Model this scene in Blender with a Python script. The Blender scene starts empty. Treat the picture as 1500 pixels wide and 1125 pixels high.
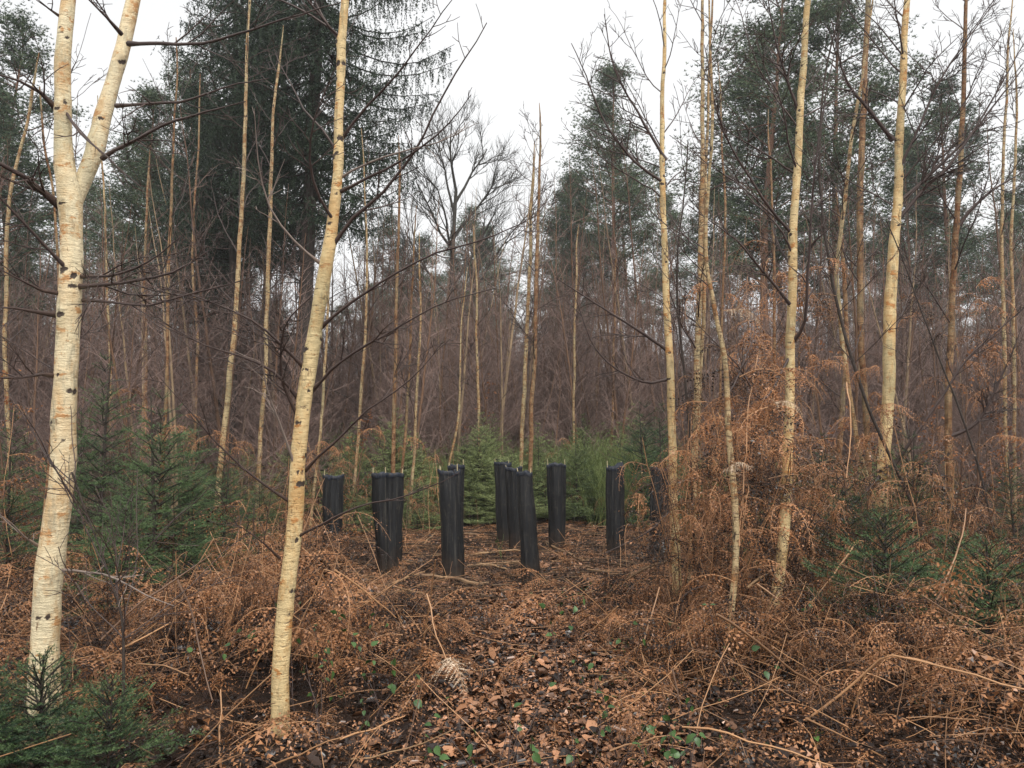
import bpy, math, random
import numpy as np
from mathutils import Vector

# ------------------------------------------------------------------ camera, sky, sun, exposure
S = bpy.context.scene
COL = S.collection
F = 1150.0                      # focal length in units of the 1500 px wide photograph
PITCH = math.radians(4.4)
CAM_H = 1.5
cam_d = bpy.data.cameras.new('camera'); cam = bpy.data.objects.new('camera', cam_d); COL.objects.link(cam)
cam_d.sensor_width = 36; cam_d.lens = F / 1500 * 36; cam_d.clip_end = 2000; cam_d.clip_start = 0.05
cam.location = (0, 0, CAM_H); cam.rotation_euler = (math.radians(90) + PITCH, 0, 0)
S.camera = cam

W = bpy.data.worlds.new('World'); S.world = W; W.use_nodes = True
wt = W.node_tree; wt.nodes.clear()
SUN_EL, SUN_AZ = math.radians(52), math.radians(160)
sky = wt.nodes.new('ShaderNodeTexSky'); sky.sky_type = 'NISHITA'; sky.sun_disc = False
sky.sun_elevation = SUN_EL; sky.sun_rotation = SUN_AZ; sky.dust_density = 6; sky.air_density = 1.5
bw = wt.nodes.new('ShaderNodeRGBToBW'); wt.links.new(sky.outputs[0], bw.inputs[0])
mx = wt.nodes.new('ShaderNodeMix'); mx.data_type = 'RGBA'; mx.inputs[0].default_value = 0.93   # overcast: nearly colourless cloud
wt.links.new(sky.outputs[0], mx.inputs[6]); wt.links.new(bw.outputs[0], mx.inputs[7])
wb = wt.nodes.new('ShaderNodeBackground'); wb.inputs[1].default_value = 0.14
cn = wt.nodes.new('ShaderNodeTexNoise'); cn.inputs['Scale'].default_value = 1.6; cn.inputs['Detail'].default_value = 3      # soft unevenness of the cloud sheet
cr_ = wt.nodes.new('ShaderNodeValToRGB'); cr_.color_ramp.elements[0].color = (3.9, 3.95, 4.0, 1); cr_.color_ramp.elements[1].color = (4.7, 4.72, 4.75, 1)
wt.links.new(cn.outputs[0], cr_.inputs[0])
mc = wt.nodes.new('ShaderNodeMix'); mc.data_type = 'RGBA'; mc.inputs[0].default_value = 0.8
wt.links.new(mx.outputs[2], mc.inputs[6]); wt.links.new(cr_.outputs[0], mc.inputs[7]); wt.links.new(mc.outputs[2], wb.inputs[0])
wo = wt.nodes.new('ShaderNodeOutputWorld'); wt.links.new(wb.outputs[0], wo.inputs[0])

sd = bpy.data.lights.new('sun', 'SUN'); sd.energy = 1.3; sd.angle = math.radians(16); sd.color = (1, 0.96, 0.9)
sun = bpy.data.objects.new('sun', sd); COL.objects.link(sun)
# the lamp shines from the same direction as the sky's sun
sv = Vector((math.sin(SUN_AZ) * math.cos(SUN_EL), math.cos(SUN_AZ) * math.cos(SUN_EL), math.sin(SUN_EL)))
sun.rotation_euler = sv.to_track_quat('Z', 'Y').to_euler()

S.view_settings.view_transform = 'Standard'; S.view_settings.look = 'None'; S.view_settings.gamma = 1
S.view_settings.use_curve_mapping = False
S.view_settings.exposure = 0.9
S.render.engine = 'CYCLES'
S.cycles.use_denoising = True
S.cycles.max_bounces = 3; S.cycles.diffuse_bounces = 2; S.cycles.glossy_bounces = 1
S.cycles.transmission_bounces = 2; S.cycles.volume_bounces = 1; S.cycles.transparent_max_bounces = 4

# ------------------------------------------------------------------ pixel <-> place
cp, sp = math.cos(PITCH), math.sin(PITCH)
def P(px, py, d):
    """the place at distance d (along +Y) seen at pixel px, py of the photograph"""
    u, v = (px - 750) / F, -(py - 562.5) / F
    x, y, z = u, cp - v * sp, sp + v * cp
    return np.array([x / y * d, d, CAM_H + z / y * d])
def gz(x, y):
    x = np.asarray(x, float); y = np.asarray(y, float)
    z = 0.035 * np.sin(1.1 * x + .6) * np.sin(.9 * y) + 0.022 * np.sin(2.7 * x + 1.3 * y) + 0.012 * np.sin(5.1 * x - 3.7 * y + 1)
    near = np.clip((14 - y) / 6, 0, 1)
    z = z - 0.07 * np.exp(-((x - .15) / .6) ** 2) * near
    z = z + 0.27 * np.exp(-((x + 1.75) / .85) ** 2 - ((y - 5.55) / .75) ** 2) - .12 * np.exp(-((x + 1.25) / .55) ** 2 - ((y - 4.55) / .45) ** 2)
    z = z + 0.22 * np.exp(-((x - 2.5) / 1.0) ** 2 - ((y - 4.9) / 1.1) ** 2)
    far = np.clip((y - 25) / 60, 0, 1)
    return z + far * (0.8 * np.sin(x * .05 + 1) + .5)
def G(px, py):
    """the ground seen at a pixel"""
    d = 6.0
    lo, hi = 2.0, 120.0
    for _ in range(40):
        m = .5 * (lo + hi); p = P(px, py, m)
        if p[2] > gz(p[0], p[1]): lo = m
        else: hi = m
    p = P(px, py, lo); p[2] = gz(p[0], p[1]); return p

# ------------------------------------------------------------------ helpers
def norm(a): return a / (np.linalg.norm(a, axis=-1, keepdims=True) + 1e-9)
class MB:
    def __init__(s): s.V = []; s.F = {3: [], 4: []}; s.T = []; s.M = {3: [], 4: []}; s.n = 0; s.D = []
    def add(s, V, Fc, tint=.5, mat=0, dark=None):
        V = np.asarray(V, np.float32).reshape(-1, 3); Fc = np.asarray(Fc, np.int32)
        if not len(V): return
        s.V.append(V); s.T.append(np.broadcast_to(np.asarray(tint, np.float32), (len(V),)))
        s.D.append(np.zeros(len(V), np.float32) if dark is None else np.asarray(dark, np.float32))
        k = Fc.shape[1]; s.F[k].append(Fc + s.n); s.M[k].append(np.full(len(Fc), mat, np.int32)); s.n += len(V)
    def tube(s, pts, rad, sides=4, tint=.5, mat=0, cap=False):
        pts = np.asarray(pts, float); n = len(pts); rad = np.broadcast_to(np.asarray(rad, float), (n,))
        T = np.empty_like(pts); T[1:-1] = pts[2:] - pts[:-2]; T[0] = pts[1] - pts[0]; T[-1] = pts[-1] - pts[-2]
        T /= np.sqrt((T * T).sum(1))[:, None] + 1e-9
        o = pts[-1] - pts[0]; ref = np.zeros(3); ref[int(np.argmin(np.abs(o)))] = 1
        A = np.cross(T, ref); A /= np.sqrt((A * A).sum(1))[:, None] + 1e-9; B = np.cross(T, A)
        a = np.arange(sides) * (2 * math.pi / sides)
        V = pts[:, None] + rad[:, None, None] * (A[:, None] * np.cos(a)[None, :, None] + B[:, None] * np.sin(a)[None, :, None])
        Q = _quads(n, sides)
        s.add(V.reshape(-1, 3), Q, tint, mat)
        if cap:
            for r, fl in ((0, 1), (n - 1, -1)):
                c = s.n; ring = np.arange(sides)
                s.add(np.vstack([V[r], pts[r][None]]), np.stack([ring, (ring + fl) % sides, np.full(sides, sides)], 1), tint, mat)
    def build(s, name, mats, parent=None, smooth=False, link=True):
        me = bpy.data.meshes.new(name)
        V = np.concatenate(s.V) if s.V else np.zeros((0, 3), np.float32)
        me.vertices.add(len(V)); me.vertices.foreach_set('co', V.ravel())
        f3 = np.concatenate(s.F[3]) if s.F[3] else np.zeros((0, 3), np.int32)
        f4 = np.concatenate(s.F[4]) if s.F[4] else np.zeros((0, 4), np.int32)
        L = np.concatenate([f3.ravel(), f4.ravel()]).astype(np.int32)
        me.loops.add(len(L)); me.loops.foreach_set('vertex_index', L)
        st = np.concatenate([np.arange(len(f3)) * 3, len(f3) * 3 + np.arange(len(f4)) * 4]).astype(np.int32)
        me.polygons.add(len(st)); me.polygons.foreach_set('loop_start', st)
        mi = np.concatenate(([np.concatenate(s.M[3])] if s.M[3] else []) + ([np.concatenate(s.M[4])] if s.M[4] else [np.zeros(0, np.int32)]))
        if len(st): me.polygons.foreach_set('material_index', mi.astype(np.int32))
        me.update(calc_edges=True)
        if smooth and len(st): me.polygons.foreach_set('use_smooth', np.ones(len(st), bool))
        at = me.attributes.new('tint', 'FLOAT', 'POINT'); at.data.foreach_set('value', np.concatenate(s.T).astype(np.float32) if s.T else [])
        dk = np.concatenate(s.D) if s.D else np.zeros(0, np.float32)
        if dk.any():
            at = me.attributes.new('dark', 'FLOAT', 'POINT'); at.data.foreach_set('value', dk)
        for m in (mats if isinstance(mats, (list, tuple)) else [mats]): me.materials.append(m)
        o = bpy.data.objects.new(name, me)
        if link: COL.objects.link(o)
        if parent is not None: o.parent = parent
        return o
_qc = {}
def _quads(n, k):
    if (n, k) not in _qc:
        i = np.arange(n - 1)[:, None] * k; j = np.arange(k)[None]; j2 = (j + 1) % k
        _qc[(n, k)] = np.stack([i + j, i + j2, i + k + j2, i + k + j], -1).reshape(-1, 4).astype(np.int32)
    return _qc[(n, k)]

def tag(o, label, cat, group=None, kind=None):
    if label: o['label'] = label
    if cat: o['category'] = cat
    if group: o['group'] = group
    if kind: o['kind'] = kind
    return o
def empty(name, loc, label, cat, group=None):
    o = bpy.data.objects.new(name, None); COL.objects.link(o); o.location = loc; o.empty_display_size = .1
    return tag(o, label, cat, group)
def copy_tree(o, parent=None):
    c = o.copy(); COL.objects.link(c); c.parent = parent
    for ch in list(o.children): copy_tree(ch, c)
    return c
def structure(o): o['kind'] = 'structure'; return o

def catmull(pts, step):
    pts = np.asarray(pts, float); out = []
    Pp = np.vstack([2 * pts[0] - pts[1], pts, 2 * pts[-1] - pts[-2]])
    for i in range(1, len(Pp) - 2):
        a, b, c, d = Pp[i - 1:i + 3]
        n = max(1, int(np.linalg.norm((c - b)[:3]) / step))
        t = (np.arange(n) / n)[:, None]
        out.append(.5 * (2 * b + (c - a) * t + (2 * a - 5 * b + 4 * c - d) * t ** 2 + (3 * b - a - 3 * c + d) * t ** 3))
    out.append(Pp[-2][None]); return np.vstack(out)

# ------------------------------------------------------------------ materials
def mat(name, rough=.7, spec=.3):
    m = bpy.data.materials.new(name); m.use_nodes = True
    nt = m.node_tree; b = nt.nodes['Principled BSDF']
    b.inputs['Roughness'].default_value = rough; b.inputs['Specular IOR Level'].default_value = spec
    return m, nt, b
def nd(nt, t, **kw):
    n = nt.nodes.new(t)
    for k, v in kw.items():
        if k.startswith('i'): n.inputs[int(k[1:])].default_value = v
        else: setattr(n, k, v)
    return n
def ramp(nt, fac, stops, interp='LINEAR'):
    r = nt.nodes.new('ShaderNodeValToRGB'); e = r.color_ramp.elements; r.color_ramp.interpolation = interp
    while len(e) < len(stops): e.new(.5)
    for i, (p, c) in enumerate(stops):
        e[i].position = p; e[i].color = (*c, 1) if len(c) == 3 else c
    nt.links.new(fac, r.inputs[0]); return r.outputs[0]
def noise(nt, scale, detail=3, mapping=None, rough=.55, coord='Object'):
    tc = nt.nodes.new('ShaderNodeTexCoord'); n = nt.nodes.new('ShaderNodeTexNoise')
    n.inputs['Scale'].default_value = scale; n.inputs['Detail'].default_value = detail; n.inputs['Roughness'].default_value = rough
    src = tc.outputs[coord]
    if mapping:
        mp = nt.nodes.new('ShaderNodeMapping'); mp.inputs['Scale'].default_value = mapping; nt.links.new(src, mp.inputs[0]); src = mp.outputs[0]
    nt.links.new(src, n.inputs['Vector']); return n.outputs[0]
def mix(nt, fac, a, b, mode='MIX'):
    m = nt.nodes.new('ShaderNodeMix'); m.data_type = 'RGBA'; m.blend_type = mode
    for s, v in ((0, fac), (6, a), (7, b)):
        if hasattr(v, 'is_output'): nt.links.new(v, m.inputs[s])
        else: m.inputs[s].default_value = v if s == 0 else (*v, 1)
    return m.outputs[2]
def math_(nt, op, a, b=0.0):
    m = nt.nodes.new('ShaderNodeMath'); m.operation = op
    for s, v in ((0, a), (1, b)):
        if hasattr(v, 'is_output'): nt.links.new(v, m.inputs[s])
        else: m.inputs[s].default_value = v
    return m.outputs[0]
def attr(nt, name):
    a = nt.nodes.new('ShaderNodeAttribute'); a.attribute_name = name; return a.outputs['Fac']
def bump(nt, b, h, strength=.5, dist=.01):
    n = nt.nodes.new('ShaderNodeBump'); n.inputs['Strength'].default_value = strength; n.inputs['Distance'].default_value = dist
    nt.links.new(h, n.inputs['Height']); nt.links.new(n.outputs[0], b.inputs['Normal'])

def birch_mat(name, light, tan, peel_t=.56, lent=.62, fist=.62, roughdark=(0.06, .042, .032)):
    m, nt, b = mat(name, .6, .3)
    big = noise(nt, 1, 5, (3.5, 3.5, 2.0), .65)
    mid_ = tuple(.6 * p_ + .4 * q_ for p_, q_ in zip(light, tan))
    c = ramp(nt, big, [(.36, tuple(v * .82 for v in light)), (.47, light), (.55, mid_), (.66, tan)])
    stre = noise(nt, 1, 3, (5, 5, 130), .6)
    c = mix(nt, .07, c, ramp(nt, stre, [(.35, (.60, .57, .5)), (.6, (1.12, 1.1, 1.05))]), 'MULTIPLY')
    blo = noise(nt, 1, 4, (9, 9, 4.5), .7)
    c = mix(nt, ramp(nt, blo, [(.50, (0, 0, 0)), (.60, (.75, .75, .75))]), c, tuple(v * .92 for v in tan))
    gry = noise(nt, 1, 5, (13, 13, 3), .7)
    c = mix(nt, ramp(nt, gry, [(.54, (0, 0, 0)), (.64, (.7, .7, .7))]), c, (light[0] * .42, light[1] * .44, light[2] * .46))
    peel = noise(nt, 1, 4, (9, 9, 15), .7)
    c = mix(nt, ramp(nt, peel, [(peel_t, (0, 0, 0)), (peel_t + .06, (1, 1, 1))]), c, (tan[0] * .8, tan[1] * .62, tan[2] * .5))
    len_ = noise(nt, 1, 3, (13, 13, 75), .72)
    lf = ramp(nt, len_, [(lent, (0, 0, 0)), (lent + .03, (.9, .9, .9))])
    c = mix(nt, lf, c, (.13, .085, .05))
    fis = noise(nt, 1, 5, (34, 34, 7), .7)
    c = mix(nt, ramp(nt, fis, [(fist, (0, 0, 0)), (fist + .07, (.85, .85, .85))]), c, (tan[0] * .30, tan[1] * .25, tan[2] * .25))
    algae = noise(nt, 1, 3, (3, 3, 1.1), .6)
    c = mix(nt, ramp(nt, algae, [(.5, (0, 0, 0)), (.7, (.6, .6, .6))]), c, (.27, .26, .15))
    dk = math_(nt, 'ADD', attr(nt, 'dark'), math_(nt, 'MULTIPLY', math_(nt, 'SUBTRACT', noise(nt, 1, 5, (22, 22, 26), .8), .5), 1.35))
    df = ramp(nt, dk, [(.36, (0, 0, 0)), (.5, (1, 1, 1))])
    c = mix(nt, df, c, roughdark)
    nt.links.new(c, b.inputs['Base Color'])
    h = math_(nt, 'SUBTRACT', math_(nt, 'ADD', math_(nt, 'MULTIPLY', stre, .22), peel), math_(nt, 'ADD', len_, dk))
    bump(nt, b, h, .8, .010)
    return m
M = {}
M['birch'] = birch_mat('birch_bark_cream', (.80, .68, .45), (.66, .44, .22), .58, .655, .62)
M['birch2'] = birch_mat('birch_bark_yellow', (.72, .55, .29), (.58, .34, .13), .57, .62, .60)
M['birch3'] = birch_mat('birch_bark_tan', (.50, .38, .21), (.36, .22, .10), .53, .55, .54)
M['birch4'] = birch_mat('birch_bark_orange', (.34, .205, .10), (.21, .11, .05), .5, .56, .53)
def simple(name, lo, hi, rough=.75, spec=.25, sc=8, use_tint=True, mp=None, rnd=0.0, bs=0, tw=.5, transl=0):
    m, nt, b = mat(name, rough, spec)
    f = noise(nt, sc, 3, mp)
    if use_tint: f = math_(nt, 'ADD', math_(nt, 'MULTIPLY', f, 1 - tw), math_(nt, 'MULTIPLY', attr(nt, 'tint'), tw))
    if rnd:
        oi = nt.nodes.new('ShaderNodeObjectInfo')
        f = math_(nt, 'ADD', f, math_(nt, 'MULTIPLY', math_(nt, 'SUBTRACT', oi.outputs['Random'], .5), rnd))
    mid = tuple((a + c) / 2 for a, c in zip(lo, hi))
    c = ramp(nt, f, [(.28, lo), (.5, mid), (.72, hi)])
    nt.links.new(c, b.inputs['Base Color'])
    if bs: bump(nt, b, noise(nt, sc * 4, 3, mp), .7, bs)
    if transl:
        t = nt.nodes.new('ShaderNodeBsdfTranslucent'); nt.links.new(c, t.inputs[0])
        ms = nt.nodes.new('ShaderNodeMixShader'); ms.inputs[0].default_value = transl
        nt.links.new(b.outputs[0], ms.inputs[1]); nt.links.new(t.outputs[0], ms.inputs[2])
        nt.links.new(ms.outputs[0], nt.nodes['Material Output'].inputs[0])
    return m
M['twig'] = simple('dark_twig_bark', (.030, .018, .016), (.085, .052, .042), .5, .5)
M['twig_grey'] = simple('grey_twig_bark', (.16, .12, .10), (.34, .27, .23), .6, .4)
M['sap'] = simple('sapling_bark', (.055, .034, .026), (.19, .105, .06), .7, .3, 3, rnd=.35)
M['sappale'] = simple('pale_sapling_bark', (.10, .065, .04), (.33, .235, .14), .7, .3, 4, rnd=.3)
M['saptwig'] = simple('sapling_twigs', (.085, .058, .050), (.31, .21, .175), .7, .3, rnd=.3)
M['pinebark'] = simple('pine_bark', (.09, .06, .05), (.30, .16, .10), .85, .2, 2, mp=(3, 3, 1), bs=.02)
M['sprucebark'] = simple('spruce_bark', (.030, .025, .022), (.085, .066, .056), .85, .2, 5, mp=(4, 4, 1), bs=.02)
M['oakbark'] = simple('oak_bark', (.035, .032, .028), (.085, .078, .065), .85, .2, 5, bs=.02)
M['pine'] = simple('pine_needles', (.035, .060, .036), (.14, .185, .10), .6, .3, .5, rnd=.25)
M['dkspruce'] = simple('tall_spruce_needles', (.008, .018, .011), (.048, .075, .042), .6, .3, .6)
M['spruce'] = simple('young_spruce_needles', (.014, .038, .016), (.12, .19, .070), .5, .4, 3, rnd=.3)
M['bracken'] = simple('dead_bracken', (.009, .004, .003), (.50, .235, .105), .38, .5, 3, rnd=.75, tw=.8, transl=.25)
M['brackenpale'] = simple('bleached_bracken', (.48, .32, .20), (.82, .66, .49), .6, .3, 6, transl=.25)
M['stalk'] = simple('bracken_stalk', (.05, .022, .012), (.50, .27, .13), .4, .5, 5, rnd=.3, tw=.85)
M['litter'] = simple('fallen_leaves', (.016, .008, .005), (.46, .225, .115), .34, .5, 2, tw=.85)
M['bramble'] = simple('bramble_leaf', (.014, .042, .012), (.062, .125, .032), .45, .4, 9, rnd=.35)
M['brleaf_lt'] = simple('fresh_green_leaf', (.07, .18, .03), (.16, .32, .07), .4, .5, 9)
M['scrub'] = simple('scrub_spruce_needles', (.08, .115, .045), (.28, .325, .13), .6, .3, 1.5, rnd=.5)
M['broom'] = simple('broom_stems', (.06, .095, .03), (.21, .25, .085), .6, .3, 3, rnd=.3)
M['beech'] = simple('russet_beech_leaf', (.20, .07, .025), (.48, .21, .08), .5, .4, 3, transl=.3)
M['log'] = simple('fallen_wood', (.06, .036, .022), (.40, .25, .135), .7, .3, 6, mp=(1, 1, 1), rnd=.5, bs=.01)
M['cane'] = simple('bamboo_cane', (.28, .23, .13), (.55, .47, .28), .5, .4, 12)
M['moss'] = simple('moss', (.03, .06, .015), (.10, .15, .04), .8, .2, 9)

m, nt, b = mat('forest_floor', .85, .25)
n1 = noise(nt, .9, 5); n2 = noise(nt, 18, 5, rough=.7); n3 = noise(nt, 70, 4, rough=.7)
f = math_(nt, 'ADD', math_(nt, 'MULTIPLY', n1, .3), math_(nt, 'ADD', math_(nt, 'MULTIPLY', n2, .4), math_(nt, 'MULTIPLY', n3, .3)))
nt.links.new(ramp(nt, f, [(.36, (.012, .008, .006)), (.5, (.04, .022, .014)), (.64, (.11, .058, .034))]), b.inputs['Base Color'])
bump(nt, b, math_(nt, 'ADD', n2, n3), 1, .04); M['ground'] = m

def fabric(name, lo, hi):
    m, nt, b = mat(name, .55, .45)
    ver = noise(nt, 1, 4, (30, 30, 1.6), .6); spot = noise(nt, 25, 3)
    c = ramp(nt, ver, [(.35, lo), (.7, hi)])
    c = mix(nt, ramp(nt, spot, [(.60, (0, 0, 0)), (.72, (.6, .6, .6))]), c, (.045, .037, .026))
    st2 = noise(nt, 1, 3, (70, 70, 2.5), .7); c = mix(nt, ramp(nt, st2, [(.56, (0, 0, 0)), (.66, (.75, .75, .75))]), c, (.070, .063, .052))
    tcz = nt.nodes.new('ShaderNodeTexCoord'); sx = nt.nodes.new('ShaderNodeSeparateXYZ'); nt.links.new(tcz.outputs['Object'], sx.inputs[0])
    mud = math_(nt, 'SUBTRACT', math_(nt, 'MULTIPLY', noise(nt, 9, 4), .5), sx.outputs[2])   # mud splashed up from the soil
    c = mix(nt, ramp(nt, math_(nt, 'ADD', mud, .5), [(.45, (0, 0, 0)), (.72, (.7, .7, .7))]), c, (.060, .038, .024))
    nt.links.new(c, b.inputs['Base Color'])
    bump(nt, b, ver, .6, .006); return m
M['sleeve'] = fabric('black_mesh_fabric', (.0025, .003, .004), (.011, .0125, .015))
M['rim'] = fabric('blue_black_hem', (.007, .010, .018), (.018, .025, .040))
M['seam'] = simple('worn_grey_seam', (.012, .012, .011), (.075, .068, .055), .7, .3, 30)

# ------------------------------------------------------------------ geometry-node scatter for what nobody could count
_ng = {}
def scatter(name, variants, pts, rot, scl, idx, label, cat, hidden_name):
    c = bpy.data.collections.new(hidden_name)
    for v in variants: c.objects.link(v)
    me = bpy.data.meshes.new(name); me.vertices.add(len(pts)); me.vertices.foreach_set('co', np.asarray(pts, np.float32).ravel())
    a = me.attributes.new('rot', 'FLOAT_VECTOR', 'POINT'); a.data.foreach_set('vector', np.asarray(rot, np.float32).ravel())
    a = me.attributes.new('scl', 'FLOAT', 'POINT'); a.data.foreach_set('value', np.asarray(scl, np.float32))
    a = me.attributes.new('idx', 'INT', 'POINT'); a.data.foreach_set('value', np.asarray(idx, np.int32))
    o = bpy.data.objects.new(name, me); COL.objects.link(o)
    g = bpy.data.node_groups.new(name + '_nodes', 'GeometryNodeTree')
    g.interface.new_socket('Geometry', in_out='INPUT', socket_type='NodeSocketGeometry')
    g.interface.new_socket('Geometry', in_out='OUTPUT', socket_type='NodeSocketGeometry')
    gi = g.nodes.new('NodeGroupInput'); go = g.nodes.new('NodeGroupOutput')
    ci = g.nodes.new('GeometryNodeCollectionInfo'); ci.inputs[0].default_value = c
    ci.inputs['Separate Children'].default_value = True; ci.inputs['Reset Children'].default_value = True
    ip = g.nodes.new('GeometryNodeInstanceOnPoints'); ip.inputs['Pick Instance'].default_value = True
    def na(n, t):
        q = g.nodes.new('GeometryNodeInputNamedAttribute'); q.data_type = t; q.inputs[0].default_value = n; return q.outputs['Attribute']
    g.links.new(gi.outputs[0], ip.inputs['Points']); g.links.new(ci.outputs[0], ip.inputs['Instance'])
    g.links.new(na('idx', 'INT'), ip.inputs['Instance Index'])
    e2r = g.nodes.new('FunctionNodeEulerToRotation'); g.links.new(na('rot', 'FLOAT_VECTOR'), e2r.inputs[0])
    g.links.new(e2r.outputs[0], ip.inputs['Rotation']); g.links.new(na('scl', 'FLOAT'), ip.inputs['Scale'])
    g.links.new(ip.outputs[0], go.inputs[0])
    md = o.modifiers.new('scatter', 'NODES'); md.node_group = g
    return tag(o, label, cat, kind='stuff')

# ------------------------------------------------------------------ ground
def make_ground():
    ys = np.concatenate([np.arange(-6, 16, .17), np.arange(16, 60, 1.0), np.arange(60, 420, 12)])
    xs = np.concatenate([np.arange(-400, -60, 15), np.arange(-60, -9, 1.2), np.arange(-9, 9, .17), np.arange(9, 60, 1.2), np.arange(60, 401, 15)])
    X, Y = np.meshgrid(xs, ys); Z = gz(X, Y)
    rng = np.random.default_rng(3); near = ((np.abs(X) < 9) & (Y < 16))
    Z = Z + near * rng.normal(0, .006, X.shape)
    mb = MB(); n, k = X.shape
    i = np.arange(n - 1)[:, None] * k + np.arange(k - 1)[None]
    mb.add(np.stack([X, Y, Z], -1).reshape(-1, 3), np.stack([i, i + 1, i + k + 1, i + k], -1).reshape(-1, 4))
    structure(mb.build('ground', M['ground'], smooth=True))
make_ground()

# ------------------------------------------------------------------ twiggy wood generators
def walk(rng, p, d, L, n, jit, up, curve=None):
    """a wandering line of n steps that bends upward by up"""
    pts = [np.array(p, float)]; d = norm(np.array(d, float)); s = L / n
    for i in range(n):
        d = norm(d + rng.normal(0, jit, 3) + np.array([0, 0, up]))
        pts.append(pts[-1] + d * s)
    return np.array(pts)
def side_dir(rng, d, ang, flat=.6):
    r = rng.normal(0, 1, 3); r[2] *= flat; r = r - d * np.dot(r, d); r = norm(r)
    return d * math.cos(ang) + r * math.sin(ang)
def twigs(mb, rng, pts, r0, L, dens, lvl, sides=3, mat=0, minr=.0009, up=.04, tmin=.15):
    """side twigs along the line pts; L = length of the longest side twig"""
    seg = np.diff(pts, axis=0); ln = np.sqrt((seg ** 2).sum(1)); tot = ln.sum(); cs = np.concatenate([[0], np.cumsum(ln)])
    n = max(1, int(tot * dens))
    for t in np.sort(rng.uniform(tmin, .98, n)):
        s = t * tot; i = min(len(seg) - 1, int(np.searchsorted(cs, s)) - 1); i = max(i, 0)
        p = pts[i] + seg[i] * ((s - cs[i]) / (ln[i] + 1e-9)); d = seg[i] / (ln[i] + 1e-9)
        l = L * (1 - .55 * t) * rng.uniform(.5, 1.1); r = max(minr, r0 * (1 - t) * .45 + minr)
        q = walk(rng, p, side_dir(rng, d, rng.uniform(.5, .95)), l, 4 if lvl else 3, .13, up)
        mb.tube(q, np.linspace(r, minr * .8, len(q)), sides, rng.uniform(.2, .8), mat)
        if lvl: twigs(mb, rng, q, r, l * .5, dens * 1.6, lvl - 1, 3, mat, minr, up)

# ------------------------------------------------------------------ traced birches
def trunk_mesh(rng, P3, R, knots, darkbase=True, sides=26, step=.028):
    """P3, R: traced centre line and radius. knots: list of (fraction, angle, size)"""
    A = catmull(np.hstack([P3, R[:, None]]), step)
    pts, rad = A[:, :3].copy(), A[:, 3].copy(); n = len(pts)
    ln = np.concatenate([[0], np.cumsum(np.sqrt((np.diff(pts, axis=0) ** 2).sum(1)))])
    rad = rad * (1 + .025 * np.sin(ln * 9 + rng.uniform(0, 6)) + .018 * np.sin(ln * 23 + rng.uniform(0, 6)))
    kk = np.cumsum(rng.normal(0, 1, (int(ln[-1] / .22) + 3, 2)), 0); kk -= np.linspace(0, 1, len(kk))[:, None] * kk[-1]; kx = ln / .22
    wv = .0045 + .05 * rad; pts[:, 0] += wv * np.interp(kx, np.arange(len(kk)), kk[:, 0]) * np.minimum(1, ln / .3); pts[:, 1] += wv * np.interp(kx, np.arange(len(kk)), kk[:, 1]) * np.minimum(1, ln / .3)
    ang = np.arange(sides) * (2 * math.pi / sides)          # angle 0 = +X, -pi/2 = towards the camera
    r2 = rad[:, None] * np.ones(sides)[None]
    dark = np.zeros((n, sides))
    for (s0, a0, sz) in knots:
        ds = ln[:, None] - s0; da = (ang[None] - a0 + math.pi) % (2 * math.pi) - math.pi
        w = da * rad[:, None]
        ch = ds + .5 * np.abs(w)                            # an eyebrow: its arms droop to both sides
        g = np.exp(-(ch / (sz * .34)) ** 2) * np.exp(-(w / (sz * 1.7)) ** 2)
        core = np.exp(-(ds / (sz * .45)) ** 2 - (w / (sz * .5)) ** 2)
        st_ = rng.uniform(.6, 1.0); dark = np.maximum(dark, np.maximum(g * st_, core * st_ * .8)); r2 += sz * .22 * np.exp(-(ds / (sz * .9)) ** 2 - (w / (sz * 1.1)) ** 2)
    r2 *= 1 + rng.normal(0, .008, r2.shape)
    if darkbase: dark = np.maximum(dark, np.clip(.52 - ln[:, None] / .5, 0, .5) * np.ones(sides)[None])
    if darkbase: r2 *= 1 + (.75 + .22 * np.sin(3 * ang + 1) + .15 * np.sin(5 * ang))[None] * np.exp(-ln / .15)[:, None]
    V = pts[:, None] + r2[..., None] * np.stack([np.cos(ang), np.sin(ang), 0 * ang], -1)[None]
    mb = MB(); mb.add(V.reshape(-1, 3), _quads(n, sides), .5, 0, dark.ravel())
    return mb, pts, rad, ln
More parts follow.
